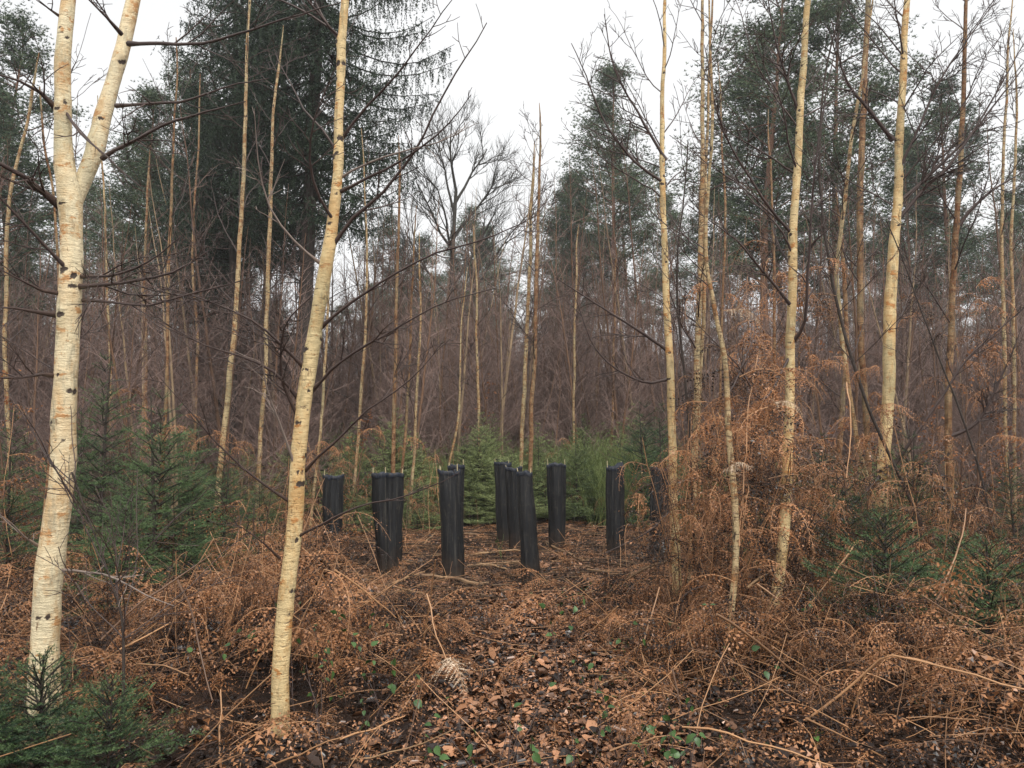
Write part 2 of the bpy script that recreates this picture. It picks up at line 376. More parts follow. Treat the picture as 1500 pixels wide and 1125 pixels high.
def birch(name, label, trace, depth, mkey='birch2', wob=.0, branches=(), nauto=8, seed=0, group=None, cat='birch tree',
          top=2.5, blen=1.5, twig='twig', forks=(), lean=0., kn=10, autorng=(.35, .97), base=None):
    if depth > 9: trace = [(x, y, w * .78) for x, y, w in trace]
    elif depth > 5: trace = [(x, y, w * .84) for x, y, w in trace]
    rng = np.random.default_rng(seed); k = depth / F
    x0, y0, w0 = trace[0]
    P3 = np.array([P(x, y, depth + lean * i) for i, (x, y, w) in enumerate(trace)]); R = np.array([w * k / 2 * .90 / math.sqrt(1 + ((x - 750) / F) ** 2) for x, _, w in trace])
    # the foot goes down to the ground, the top on past the frame
    foot = P3[0] + (P3[0] - P3[1]) / max(.05, P3[1][2] - P3[0][2]) * (P3[0][2] - gz(P3[0][0], P3[0][1]) + .12) if P3[0][2] - gz(P3[0][0], P3[0][1]) > -.1 else P3[0]
    if foot[2] < P3[0][2] - .03: P3 = np.vstack([foot, P3]); R = np.concatenate([[R[0] * 1.06], R])
    if top:
        d = norm(P3[-1] - P3[-2]); nt_ = max(2, int(top / .6))
        ex = walk(rng, P3[-1], d, top, nt_, .05, .05)[1:]
        P3 = np.vstack([P3, ex]); R = np.concatenate([R, np.linspace(R[-1] * .9, .006, len(ex))])
    O = P3[0].copy(); O[2] = gz(O[0], O[1])
    root = empty(name, O, label, cat, group)
    total = np.linalg.norm(np.diff(P3, axis=0), axis=1).sum()
    knots = [(rng.uniform(.05, .95) * total, rng.uniform(-math.pi, 0), rng.uniform(.012, .034) * (1 if R[0] > .04 else .75)) for _ in range(int(kn * 1.9))]
    info = []
    for br in branches:
        q = np.array([P(x, y, depth + dy) for (x, y, dy) in br['p']]); info.append((br, q))
        tt = np.linalg.norm(P3 - q[0], axis=1); i = int(np.argmin(tt)); s = np.linalg.norm(np.diff(P3[:i + 1], axis=0), axis=1).sum()
        s += np.dot(q[0] - P3[i], norm(P3[min(i + 1, len(P3) - 1)] - P3[max(i - 1, 0)]))
        a = math.atan2(q[1][1] - q[0][1] - .12, q[1][0] - q[0][0]); a = max(min(a, 0), -math.pi)
        knots.append((s, a, max(.014, br['w'] * k * 1.1)))
    autos = []
    for j in range(int(nauto * (1.9 if depth > 5 else 2.5))):
        s = rng.uniform(*autorng) * total; a = rng.uniform(-math.pi, math.pi); autos.append((s, a)); knots.append((s, a, min(.022, .5 * R[0])))
    mb, pts, rad, ln = trunk_mesh(rng, P3 - O, R, knots, sides=26 if R[0] > .045 else 14, step=.028 if R[0] > .045 else .05)
    mb.build('trunk', M[mkey], root, smooth=True)
    for fk in forks:
        q = np.array([P(x, y, depth + .02 * i) for i, (x, y, w) in enumerate(fk)]); rr = np.array([w * k / 2 * .90 / math.sqrt(1 + ((x - 750) / F) ** 2) for x, _, w in fk])
        ex = walk(rng, q[-1], norm(q[-1] - q[-2]), 2.2, 4, .05, .05)[1:]
        q = np.vstack([q, ex]); rr = np.concatenate([rr, np.linspace(rr[-1] * .9, .008, len(ex))])
        fm, *_ = trunk_mesh(rng, q - O, rr, [(rng.uniform(.1, .9) * 1.5, rng.uniform(-math.pi, 0), .03) for _ in range(6)], False)
        fm.build('fork', M[mkey], root, smooth=True)
    for br, q in info:
        q = catmull(q - O, .09); n = len(q)
        q[1:] += np.cumsum(rng.normal(0, .0035, (n - 1, 3)), axis=0)
        w = br['w'] * k / 2; rr = np.linspace(w, max(.0012, w * br.get('tip', .22)), n); rr[0] *= 1.5
        b = MB(); b.tube(q, rr, 6, .5)
        twigs(b, rng, q, w, br.get('tl', .38) * 1.25, br.get('td', 6) * 1.8, br.get('lv', 1), 3, 0, .0008 + .00022 * depth, up=.03)
        b.build('branch', M[br.get('m', twig)], root, smooth=True)
    for s, a in autos:
        i = min(len(pts) - 2, int(np.searchsorted(ln, s))); t = s / total
        el = rng.uniform(.5, 1.0); d = np.array([math.cos(a) * math.cos(el), math.sin(a) * math.cos(el) * .8, math.sin(el)])
        L = blen * (1 - .6 * t) * rng.uniform(.6, 1.2) + .2
        r0 = max(.0022, min(rad[i] * .28, .010))
        q = walk(rng, pts[i], d, L, 9, .09, .03)
        b = MB(); b.tube(q, np.linspace(r0 + .001, .0018, len(q)), 5, .5)
        twigs(b, rng, q, r0, L * .42, 7, 1, 3, 0, .0008 + .00022 * depth, up=.04)
        b.build('branch', M[twig], root, smooth=True)
    return root
def br(w, *p, **k): return dict(w=w, p=[(a[0], a[1], a[2] if len(a) > 2 else -.12 * i * k.get('dz', 1)) for i, a in enumerate(p)], **{q: v for q, v in k.items() if q != 'dz'})

birch('birch_tree', 'thick pale cream birch at the left edge forking into two trunks', 
      [(62, 1062, 52), (64, 980, 50), (68, 900, 48), (76, 800, 47), (88, 710, 44), (97, 620, 42), (101, 520, 41), (101, 430, 40), (103, 330, 40), (102, 285, 42), (96, 235, 34), (95, 150, 30), (99, 70, 27), (105, 0, 26)],
      4.2, 'birch', seed=11, kn=14, nauto=4, autorng=(.72, .97), top=3, blen=1.6,
      forks=[[(103, 330, 20), (108, 300, 28), (122, 255, 33), (142, 190, 32), (160, 120, 28), (176, 60, 27), (192, 0, 25)]],
      branches=[br(10, (92, 305), (62, 278), (35, 258), (0, 240), (-60, 200)),
                br(7, (88, 165), (60, 135), (30, 118), (-10, 106)),
                br(4, (96, 30), (70, 12), (45, -10)),
                br(7, (112, 420), (150, 418), (200, 408), (250, 395), (300, 365), tl=.5, td=4.5, m='twig'),
                br(5, (115, 405), (160, 405), (215, 385), (270, 345), tl=.5, td=4),
                br(6, (100, 432), (62, 425), (35, 412), (-10, 390)),
                br(7, (86, 462), (50, 456), (20, 452), (-20, 450)),
                br(7, (88, 551), (60, 547), (30, 553), (-15, 553)),
                br(5, (178, 50), (155, 25), (130, 0), (110, -20)),
                br(6, (188, 64), (240, 62), (300, 61), (350, 48), (420, 25), (500, 2), tl=.35, td=3),
                br(5, (170, 155), (215, 152), (265, 150), (330, 130), (400, 118), tl=.35, td=4),
                br(6, (150, 232), (190, 210), (240, 185), (300, 165), (360, 150), tl=.4, td=4),
                br(5, (90, 152), (120, 195), (160, 230), (212, 275), tl=.3, td=4),
                br(6, (112, 408), (75, 372), (40, 330), (0, 288), (-40, 250)),
                br(4, (90, 835), (130, 838), (170, 848), (215, 872), (255, 886), m='twig_grey', tl=.2, td=3),
                br(4, (60, 802), (35, 788), (15, 770), (-15, 748), m='twig_grey', tl=.3),
                br(5, (122, 440), (170, 446), (215, 449), (290, 430), (380, 405), tl=.5, td=5),
                ])
birch('birch_tree', 'yellow birch with dark eyebrow scars standing left of the path', 
      [(410, 1045, 27), (413, 960, 27), (418, 880, 27), (428, 790, 26), (437, 700, 25), (445, 620, 25), (455, 550, 25), (465, 470, 24), (476, 400, 23), (487, 330, 20), (497, 250, 17), (499, 170, 15), (503, 90, 15), (508, 0, 13)],
      4.35, 'birch2', seed=12, kn=16, nauto=5, autorng=(.45, .97), top=3, blen=1.2,
      branches=[br(6, (484, 365), (520, 320), (565, 280), (610, 220), (640, 165), (675, 105), (722, 30), tl=.3, td=3, dz=.6),
                br(5, (500, 205), (540, 150), (590, 95), (630, 40), (665, -10), tl=.25, td=3),
                br(3.5, (497, 262), (540, 240), (590, 225), (645, 210), (700, 184), tl=.25, td=3, m='twig_grey'),
                br(5, (489, 285), (540, 262), (590, 235), (640, 200), (690, 140), tl=.3, td=3),
                br(5, (470, 480), (520, 440), (580, 405), (640, 378), (700, 360), (770, 330), tl=.4, td=3),
                br(5, (455, 575), (500, 530), (560, 495), (630, 455), (720, 430), tl=.35, td=4),
                br(5, (447, 540), (415, 505), (370, 470), (300, 440), (230, 420), tl=.45, td=5),
                br(5, (440, 588), (400, 545), (350, 520), (300, 505), (240, 470), tl=.4, td=4),
                br(4, (434, 695), (418, 640), (400, 590), (388, 540), (382, 490), tl=.3, td=4, m='twig_grey'),
                br(5, (440, 618), (418, 560), (415, 500), (430, 455), (462, 425), tl=.3),
                br(4, (425, 735), (380, 705), (330, 660), (290, 620), (235, 560), tl=.35, td=4),
                br(3, (410, 818), (385, 795), (355, 772), (320, 758), tl=.3),
                br(5, (494, 330), (470, 290), (455, 230), (462, 170), (500, 90), tl=.3),
                br(4, (447, 690), (490, 650), (540, 600), (600, 560), (660, 500), tl=.35, td=4),
                br(4, (430, 790), (470, 770), (520, 745), (600, 725), (665, 690), tl=.2, td=3),
                br(4, (468, 385), (430, 350), (395, 300), (378, 230), (372, 160), tl=.3, td=4, m='twig_grey')])
birch('birch_tree', 'slender tan birch at the right end of the tree guards', 
      [(993, 872, 17), (990, 780, 17), (987, 690, 16), (983, 580, 15), (979, 450, 14), (976, 330, 12), (975, 180, 9), (977, 60, 7), (978, 0, 6)], 7.8, 'birch2', seed=13, nauto=6,
      autorng=(.3, .95), blen=1.3, top=2,
      branches=[br(5, (975, 270), (930, 235), (890, 180), (860, 110), (840, 60), tl=.5), br(5, (976, 235), (935, 165), (900, 100), (885, 20), tl=.5),
                br(5, (980, 515), (920, 475), (860, 440), (815, 410), tl=.5, td=4), br(4, (980, 555), (940, 560), (880, 520), (840, 430), tl=.4, td=4),
                br(4, (985, 745), (960, 770), (930, 790), (880, 812), tl=.2, td=4)])
birch('birch_tree', 'slim pale birch close behind the guard-side birch, with a second thin stem',
      [(1013, 860, 14), (1015, 760, 14), (1017, 650, 13), (1019, 540, 12), (1022, 420, 11), (1027, 280, 10), (1030, 150, 8), (1033, 0, 6)], 8.6, 'birch3', seed=14, nauto=6,
      autorng=(.3, .95), top=2, forks=[[(1024, 620, 6), (1032, 400, 6), (1036, 250, 5), (1043, 80, 4), (1048, -20, 3)]])
birch('birch_sapling', 'crooked grey-tan birch sapling hung with dead bracken right of centre',
      [(1068, 985, 12), (1073, 900, 13), (1078, 820, 13), (1076, 740, 13), (1071, 660, 12), (1068, 590, 11), (1064, 520, 10), (1050, 455, 9), (1040, 400, 8), (1036, 330, 7), (1042, 240, 6)], 5.4, 'birch3', seed=15, nauto=5, kn=6, top=1.2, blen=.8)
birch('birch_tree', 'yellow birch curving out at its foot, right of the crooked sapling',
      [(1118, 945, 24), (1138, 890, 22), (1147, 820, 22), (1154, 740, 21), (1158, 650, 20), (1160, 560, 19), (1162, 450, 18), (1164, 350, 17), (1170, 240, 15), (1176, 120, 14), (1181, 0, 12)], 6.2, 'birch2', seed=16,
      nauto=7, autorng=(.35, .95), top=2.5,
      branches=[br(5, (1163, 345), (1125, 300), (1080, 230), (1050, 160), (1030, 60), tl=.5), br(5, (1162, 500), (1180, 470), (1185, 400), (1190, 300), (1205, 180), (1235, 50), tl=.4),
                br(5, (1160, 450), (1120, 400), (1080, 350), (1010, 300), tl=.5), br(4, (1158, 520), (1115, 590), (1080, 540), (1010, 470), tl=.3),
                br(5, (1170, 165), (1150, 100), (1130, 20), (1120, -40), tl=.4)])
birch('birch_tree', 'sturdy yellow birch rising behind bracken on the right side',
      [(1288, 850, 26), (1290, 740, 26), (1294, 650, 25), (1298, 560, 25), (1302, 470, 25), (1307, 390, 23), (1311, 310, 19), (1316, 220, 17), (1320, 110, 15), (1325, 0, 13)], 8.8, 'birch2', seed=17, nauto=7,
      autorng=(.3, .95), blen=1.8, top=2.5,
      branches=[br(7, (1308, 205), (1270, 160), (1235, 110), (1215, 30), tl=.5), br(6, (1312, 300), (1370, 250), (1430, 190), (1500, 100), tl=.6),
                br(7, (1298, 690), (1240, 745), (1180, 770), (1120, 790), tl=.4, td=4), br(6, (1296, 700), (1350, 620), (1420, 520), (1500, 450), tl=.5, td=4),
                br(5, (1314, 260), (1340, 200), (1380, 110), (1460, 0), tl=.6), br(6, (1310, 330), (1360, 270), (1400, 230), (1500, 60), tl=.6)])
birch('birch_tree', 'orange-brown young birch near the right edge',
      [(1390, 700, 16), (1387, 600, 16), (1391, 500, 15), (1396, 400, 14), (1402, 300, 13), (1408, 200, 12), (1411, 100, 10), (1412, 0, 8)], 9.6, 'birch4', seed=18, nauto=8, autorng=(.3, .95), top=2,
      branches=[br(6, (1405, 330), (1440, 290), (1500, 250), tl=.5), br(6, (1390, 640), (1430, 620), (1465, 560), (1500, 480), tl=.5)])
birch('birch_tree', 'ragged birch with peeling orange bark left of the sturdy birch',
      [(1275, 690, 14), (1270, 600, 14), (1263, 500, 14), (1260, 400, 14), (1259, 300, 15), (1262, 200, 14), (1268, 90, 13), (1273, 0, 12)], 10.8, 'birch4', seed=19, nauto=7, top=2, kn=16)
birch('birch_tree', 'thin brown birch leaning across in front of the ragged orange birch',
      [(1268, 705, 9), (1252, 640, 9), (1238, 560, 10), (1228, 470, 10), (1224, 400, 9), (1232, 320, 9), (1240, 240, 8), (1250, 170, 8), (1262, 110, 6)], 9.2, 'birch3', seed=20, nauto=7, top=1.2)
birch('birch_tree', 'thin birch with a kinked leaning stem, second from the right edge',
      [(1475, 590, 9), (1472, 470, 9), (1470, 380, 8), (1472, 250, 7), (1476, 130, 6)], 12.5, 'birch3', seed=21, nauto=6, top=2)
birch('birch_tree', 'thin tan birch at the right edge of the view',
      [(1487, 600, 8), (1486, 470, 8), (1484, 340, 7), (1490, 200, 6)], 13.5, 'birch3', seed=22, nauto=6, top=2)
birch('birch_tree', 'pale leaning birch between the young spruce and the left path birch',
      [(318, 745, 12), (325, 680, 12), (336, 590, 12), (344, 500, 11), (348, 420, 10), (354, 300, 9), (358, 180, 8), (360, 60, 6)], 10.5, 'birch3', seed=23, nauto=8, top=1.5)
birch('birch_tree', 'crooked thin birch just left of the yellow path birch',
      [(381, 700, 10), (385, 620, 9), (389, 540, 9), (391, 450, 9), (395, 360, 9), (399, 270, 8), (402, 170, 6)], 12, 'birch3', seed=24, nauto=8, top=1.5)
birch('birch_sapling', 'brown sapling stem rising through the dark young spruce',
      [(232, 800, 8), (237, 650, 8), (241, 520, 7), (244, 400, 7), (250, 300, 6), (256, 180, 4)], 8.6, 'birch4', seed=25, nauto=5, top=1)
birch('birch_sapling', 'reddish bare sapling close behind the thick forked birch',
      [(66, 760, 9), (76, 650, 8), (80, 560, 8), (82, 450, 7), (78, 300, 5)], 6.5, 'birch4', seed=26, nauto=5, top=1)
birch('birch_tree', 'left stem of the tall pair of thin birches behind the guards',
      [(762, 690, 8), (766, 600, 9), (772, 500, 8), (776, 400, 7), (778, 310, 6)], 15.5, 'birch3', seed=27, nauto=8, top=1.5)
birch('birch_tree', 'right taller orange stem of the pair of thin birches behind the guards',
      [(776, 695, 9), (781, 600, 9), (786, 500, 8), (788, 400, 8), (791, 300, 6), (793, 200, 4)], 15.2, 'birch4', seed=28, nauto=7, top=.7)
for i, (tr, d, k, lab) in enumerate([
    ([(707, 690, 6), (704, 600, 6), (700, 500, 5), (698, 410, 4)], 16.5, 'birch3', 'thin birch stem standing between guards and the bare oak'),
    ([(600, 745, 6), (606, 640, 6), (612, 520, 5), (615, 440, 4)], 13.5, 'birch3', 'thin pale birch pole behind the wide tree guard, right one'),
    ([(586, 720, 6), (594, 620, 6), (600, 500, 5), (604, 400, 4)], 13.8, 'birch4', 'thin orange birch pole behind the wide tree guard, left one'),
    ([(573, 700, 9), (574, 600, 8), (578, 480, 7), (582, 300, 5)], 13, 'birch4', 'dark red-brown sapling right behind the wide tree guard'),
    ([(655, 690, 5), (668, 620, 5), (672, 560, 4), (674, 480, 3)], 15, 'birch3', 'spindly tan sapling behind the middle tree guard'),
    ([(897, 640, 6), (899, 560, 5), (902, 430, 4)], 20, 'birch4', 'thin tan birch pole far behind the hooded tree guard'),
    ([(213, 600, 8), (213, 500, 7), (211, 420, 6), (216, 300, 5)], 15, 'birch4', 'orange birch pole seen left of the dark spruce stem'),
    ([(1228, 700, 13), (1233, 600, 12), (1240, 500, 10), (1236, 380, 8)], 12.5, 'birch4', 'golden-brown birch pole between curved birch and ragged birch'),
    ([(1130, 640, 7), (1134, 520, 7), (1132, 400, 6), (1128, 250, 4)], 14, 'birch4', 'thin brown birch just left behind the curved yellow birch'),
    ([(1060, 430, 5), (1062, 300, 5), (1058, 180, 4)], 14, 'birch4', 'faint thin stem rising above the crooked hung sapling'),
    ([(455, 760, 6), (470, 600, 6), (480, 440, 5), (484, 380, 4)], 12.5, 'birch3', 'thin stem just right behind the yellow path birch'),
    ([(160, 690, 6), (163, 560, 6), (158, 400, 5), (150, 250, 4)], 12, 'birch3', 'thin grey stem between forked birch and dark young spruce'),
    ([(285, 640, 6), (290, 500, 6), (284, 380, 5), (292, 200, 4)], 14, 'birch4', 'thin brown stem left of the pale leaning birch'),
    ([(520, 700, 6), (530, 560, 6), (538, 420, 5), (534, 280, 3)], 14.5, 'birch3', 'thin tan stem above the leftmost guards'),
    ([(840, 650, 5), (842, 520, 5), (846, 400, 4)], 19, 'birch3', 'faint tan pole right of the thin birch pair'),
    ([(10, 640, 10), (6, 480, 10), (12, 300, 9), (40, 180, 7)], 13, 'birch3', 'grey-tan birch behind boughs at the far left edge')]):
    birch('birch_tree', lab, tr, d, k, seed=40 + i, nauto=6, kn=6, top=1.2, blen=1.0)

# dark slender bare stems crossing in front on the right and left
for i, (tr, d, lab) in enumerate([
    ([(1320, 700, 7), (1260, 560, 7), (1225, 420, 6), (1205, 250, 5), (1215, 100, 4), (1240, -10, 3)], 8, 'dark slender sapling bending left in front of ragged birch'),
    ([(1018, 900, 5), (1012, 700, 5), (1000, 540, 5), (990, 400, 4), (1000, 300, 3)], 7, 'dark whippy stem between the two slender right birches'),
    ([(1440, 720, 5), (1425, 660, 5), (1390, 560, 4), (1330, 400, 3)], 8.2, 'dark forked bough low at the right edge'),
    ([(178, 1060, 6), (176, 960, 5), (172, 900, 4), (160, 860, 3)], 3.9, 'dark broken twig standing in the bottom left spruce')]):
    birch('bare_sapling', lab, tr, d, 'sprucebark', seed=70 + i, nauto=6, kn=0, top=.6, blen=.9, cat='sapling')

# ------------------------------------------------------------------ bare saplings of the thicket (variants, then copies)
def sapling_mesh(seed, H, nb, leaf=False, dens=5):
    rng = np.random.default_rng(seed); mb = MB()
    t = walk(rng, (0, 0, -.1), (rng.normal(0, .05), rng.normal(0, .05), 1), H, 16, .035, .03)
    mb.tube(t, np.linspace(.008 * H * .6 + .008, .004, len(t)), 6, .6, 0)
    for j in range(nb):
        s = rng.uniform(.10, .97); i = int(s * 15); p = t[i] + (t[i + 1] - t[i]) * (s * 15 - i)
        a = rng.uniform(0, 6.28); el = rng.uniform(.35, 1.1)
        L = H * .26 * (1.05 - s) + .25; L *= rng.uniform(.6, 1.2)
        q = walk(rng, p, (math.cos(a) * math.cos(el), math.sin(a) * math.cos(el), math.sin(el)), L, 6, .10, .04)
        mb.tube(q, np.linspace(.007, .0025, len(q)), 3, rng.uniform(.2, .8), 1)
        twigs(mb, rng, q, .005, L * .42, dens, 1, 3, 1, .0022, .05)
    if leaf:
        V = np.concatenate(mb.V[1:]); c = V[rng.integers(0, len(V), leaf)]
        leaves(mb, rng, c, .045, 2)
    return mb
def leaves(mb, rng, c, size, mat, flat=1.0, tint=None):
    n = len(c); d = rng.normal(0, 1, (n, 3)); d[:, 2] = d[:, 2] * .5 - .3; d = norm(d)
    u = norm(np.cross(d, rng.normal(0, 1, (n, 3)) * [1, 1, flat])); s = size * rng.uniform(.6, 1.3, (n, 1)); nn = np.cross(d, u)
    V = np.stack([c, c + d * s * .5 + u * s * .33 + nn * s * .12, c + d * s, c + d * s * .5 - u * s * .33 + nn * s * .12], 1)
    i = np.arange(n)[:, None] * 4
    mb.add(V.reshape(-1, 3), np.vstack([i + [0, 1, 2], i + [0, 2, 3]]), np.repeat(rng.uniform(0, 1, n) if tint is None else tint, 4), mat)
SAPM = [M['sap'], M['saptwig'], M['beech']]
saps = [sapling_mesh(100 + i, [6.5, 7.5, 5.5, 8.5, 6, 7][i], [66, 40, 60, 52, 64, 58][i], dens=6).build('bare_sapling', [M['sappale'] if i == 1 else M['sap'], *SAPM[1:]], link=False) for i in range(6)]
beeches = [sapling_mesh(110 + i, [3.2, 2.6][i], 26, leaf=420).build('leafy_sapling', SAPM, link=False) for i in range(2)]
rng = np.random.default_rng(5)
def clear_of(x, y):
    return not (-3.4 < x < 3.4 and y < 14.8)
pl = []
while len(pl) < 290:
    y = 10.5 + 32 * rng.uniform() ** 1.1; x = rng.uniform(-1, 1) * (.70 * y + 1.5)
    if y < 14.8 and abs(x) < 3.8: continue
    pl.append((x, y))
# thin leafless saplings
for i, (x, y) in enumerate(pl):
    o = saps[i % 6].copy(); COL.objects.link(o); o.name = 'bare_sapling'
    o.location = (x, y, gz(x, y)); o.rotation_euler = (rng.normal(0, .04), rng.normal(0, .04), rng.uniform(0, 6.28))
    s = rng.uniform(.8, 1.35) * (1.0 if y > 17 else .62); o.scale = (s * .95, s * .95, s)
    tag(o, 'slender leafless birch sapling standing in the brown thicket', 'sapling', 'bare saplings of the thicket')
# beyond them the thicket runs together
n = 2300; y = 22 + 75 * rng.uniform(size=n) ** 1.2; x = rng.uniform(-1, 1, n) * (.72 * y + 3)
scatter('thicket', [s.copy() for s in saps], np.stack([x, y, gz(x, y)], 1), np.stack([rng.normal(0, .05, n), rng.normal(0, .05, n), rng.uniform(0, 6.28, n)], 1),
        rng.uniform(.8, 1.4, n), rng.integers(0, 6, n), 'hazy purple-brown mass of bare birch scrub behind the clearing', 'thicket', 'thicket_source')
BL = [(1420, 10.5, 1, 'russet-leaved sapling low at the right edge'), (1350, 11.5, .9, 'russet-leaved sapling between the orange and sturdy birches'),
      (1215, 11.8, 1.25, 'tall russet-leaved sapling behind the curved yellow birch'), (1480, 9.5, .8, 'small russet-leaved sapling in the right corner thicket'),
      (520, 13.4, .7, 'small russet-leaved sapling behind the leftmost guards'), (700, 19, 1.3, 'distant sapling holding a few red leaves left of centre'),
      (20, 8.5, .8, 'russet-leaved sapling behind the thick forked birch')]
for i, (px, d, s, lab) in enumerate(BL):
    o = beeches[i % 2].copy(); COL.objects.link(o); o.name = 'leafy_sapling'; p = P(px, 650, d)
    o.location = (p[0], d, gz(p[0], d)); o.rotation_euler[2] = i * 1.7; o.scale = (s, s, s); tag(o, lab, 'sapling')

# ------------------------------------------------------------------ pines
def pine(seed, H, crown0, wid, dens=1.0):
    """a tall pine: bare reddish trunk, dead stubs, layered clumps of needles"""
    rng = np.random.default_rng(seed); root = bpy.data.objects.new('pine_tree', None)
    tr = MB(); t = walk(rng, (0, 0, -.3), (rng.normal(0, .03), 0, 1), H, 18, .018, .02)
    R = np.linspace(.0105 * H, .02, len(t)); tr.tube(t, R, 9, .55)
    cr = MB(); cen = []
    nb = int(58 * dens)
    for j in range(nb):
        s = crown0 + (1 - crown0) * (j + rng.uniform()) / nb; s = min(s, .985)
        i = int(s * 18); p = t[i] + (t[i + 1] - t[i]) * (s * 18 - i)
        q_ = (s - crown0) / (1 - crown0)
        L = wid * (.42 + .95 * math.sin(math.pi * min(1, q_ * .82 + .12))) * (1.08 - q_ * .72) * rng.uniform(.45, 1.15)
        a = rng.uniform(0, 6.28); el = rng.uniform(-.05, .35) + q_ * .5
        q = walk(rng, p, (math.cos(a) * math.cos(el), math.sin(a) * math.cos(el), math.sin(el)), L, 6, .12, .03)
        tr.tube(q, np.linspace(.035, .008, len(q)), 4, .3)
        for u in range(int(6 + L * 3)):
            v = rng.uniform(.35, 1.0); k = min(5, int(v * 6)); pp = q[k] + (q[k + 1] - q[k]) * (v * 6 - k if k < 5 else .9)
            dd = side_dir(rng, norm(q[k + 1] - q[k]), rng.uniform(.4, 1.2), .4); l2 = rng.uniform(.3, .9) * (.35 + .2 * L)
            q2 = walk(rng, pp, dd, l2, 3, .12, .10); tr.tube(q2, np.linspace(.012, .005, 4), 3, .2)
            m_ = rng.integers(12, 20); cc = q2[-1] + rng.normal(0, 1, (m_, 3)) * [.30, .30, .11]; cen.append(cc)
            m_ = 3; cen.append(q2[1] + rng.normal(0, 1, (m_, 3)) * [.15, .15, .06])
    for j in range(14):                                     # dead stubs below the crown
        s = rng.uniform(.3, crown0 + .1); i = int(s * 18); a = rng.uniform(0, 6.28)
        q = walk(rng, t[i], (math.cos(a), math.sin(a), rng.uniform(-.3, .3)), rng.uniform(.5, 1.8), 4, .15, 0); tr.tube(q, np.linspace(.02, .006, 5), 3, .1)
    cen = np.concatenate(cen); tuft(cr, rng, cen, 6, .13, .031)
    a = tr.build('trunk', M['pinebark'], root, smooth=True, link=False); c = cr.build('crown', M['pine'], root, link=False)
    return root
def tuft(mb, rng, c, k, L, w, down=0.):
    n = len(c); cc = np.repeat(c, k, 0); ti = np.repeat(rng.uniform(0, 1, n), k)
    d = rng.normal(0, 1, (n * k, 3)); d[:, 2] = np.abs(d[:, 2]) * .9 - down; d = norm(d)
    u = norm(np.cross(d, rng.normal(0, 1, (n * k, 3)))); l = L * rng.uniform(.6, 1.2, (n * k, 1))
    V = np.stack([cc - u * w * .5, cc + u * w * .5, cc + d * l], 1)
    mb.add(V.reshape(-1, 3), np.arange(n * k * 3).reshape(-1, 3), np.repeat(np.clip(ti + rng.normal(0, .12, n * k), 0, 1), 3))
def place_tree(proto, x, y, s, rz, label, cat, group=None, sxy=1.0):
    o = copy_tree(proto); o.location = (x, y, gz(x, y)); o.scale = (s * sxy, s * sxy, s); o.rotation_euler[2] = rz; tag(o, label, cat, group); return o
pines = [pine(200, 20, .50, 2.6, 1.1), pine(201, 20, .42, 2.9, 1.3), pine(202, 20, .60, 2.5, .9), pine(203, 20, .36, 3.1, 1.3)]
PN = [(900, 43, 22.3, 0, .95, 'tall pine with twin reddish stem left of the slender tan birch'), (868, 50, 19, 2, .9, 'narrower pine crowding the tall pine from the left'),
      (935, 47, 20, 1, .9, 'pine crown just right of the tall central pine'),
      (1115, 31, 22, 3, 1.0, 'huge dense pine behind the curved yellow birch'), (1215, 33, 21.5, 1, 1.0, 'dark full pine behind the ragged orange birch'),
      (1160, 36, 20.5, 3, 1.1, 'deep green pine filling the gap between both huge pines'),
      (1405, 36, 19.3, 1, 1.0, 'flat-layered pine behind the orange-brown birch'), (1345, 40, 18, 0, .9, 'pine with sparse crown right of the sturdy birch'),
      (1500, 38, 16, 3, 1.0, 'pine at the right edge beyond the thicket'), (1465, 50, 16, 1, .9, 'small far pine near the right edge'),
      (205, 30, 15.4, 0, .9, 'pine with bare reddish trunk behind the forked birch'), (165, 36, 16.5, 1, .9, 'rounded pine seen between the fork and the dark spruces'),
      (262, 33, 17.5, 3, 1.0, 'pine pressing against the left side of the dark spruces'),
      (25, 30, 15.0, 1, 1.0, 'greyish pine at the left edge of the view'), (-30, 25, 16, 3, 1, 'near pine reaching into the top left corner'),
      (110, 44, 17, 2, 1.0, 'thin pine behind the thick forked birch'),
      (700, 62, 19.5, 3, 1.0, 'rounded far pine right of the bare oak'), (735, 75, 22, 1, 1.0, 'hazy small pine left of the thin birch pair'),
      (800, 66, 21, 2, 1.0, 'hazy pine right behind the thin birch pair'), (835, 58, 17, 1, .9, 'low pine below the tall central pine'),
      (640, 70, 18, 1, .9, 'hazy pine behind the bare oak'), (575, 55, 17, 3, .9, 'pine glimpsed through twigs left of the bare oak'),
      (985, 52, 18, 0, .9, 'far pine hidden behind the slender tan birch'), (1030, 42, 16, 2, 1.0, 'pine rising between the slim pale birch stems'),
      (1270, 52, 18.5, 3, 1, 'far pine glimpsed left of the sturdy birch')]
for i, (px, d, H, v, w, lab) in enumerate(PN):
    p = P(px, 650, d); place_tree(pines[v], p[0], d, H / 20, i * 1.3, lab, 'pine tree', 'tall pines beyond the thicket', w)
for i in range(46):
    d = rng.uniform(46, 95); x = rng.uniform(-.72, .72) * d
    u = x / d * F + 750
    H = rng.uniform(13, 18) if not (640 < u < 840) else rng.uniform(11, 14) * d / 60
    if 560 < u < 850: H = min(H, 1.5 + 300 / F * d)
    place_tree(pines[rng.integers(0, 4)], x, d, H / 20, rng.uniform(0, 6), 'distant pine with a hazy grey-green crown behind the thicket', 'pine tree', 'distant hazy pines', 1.05)

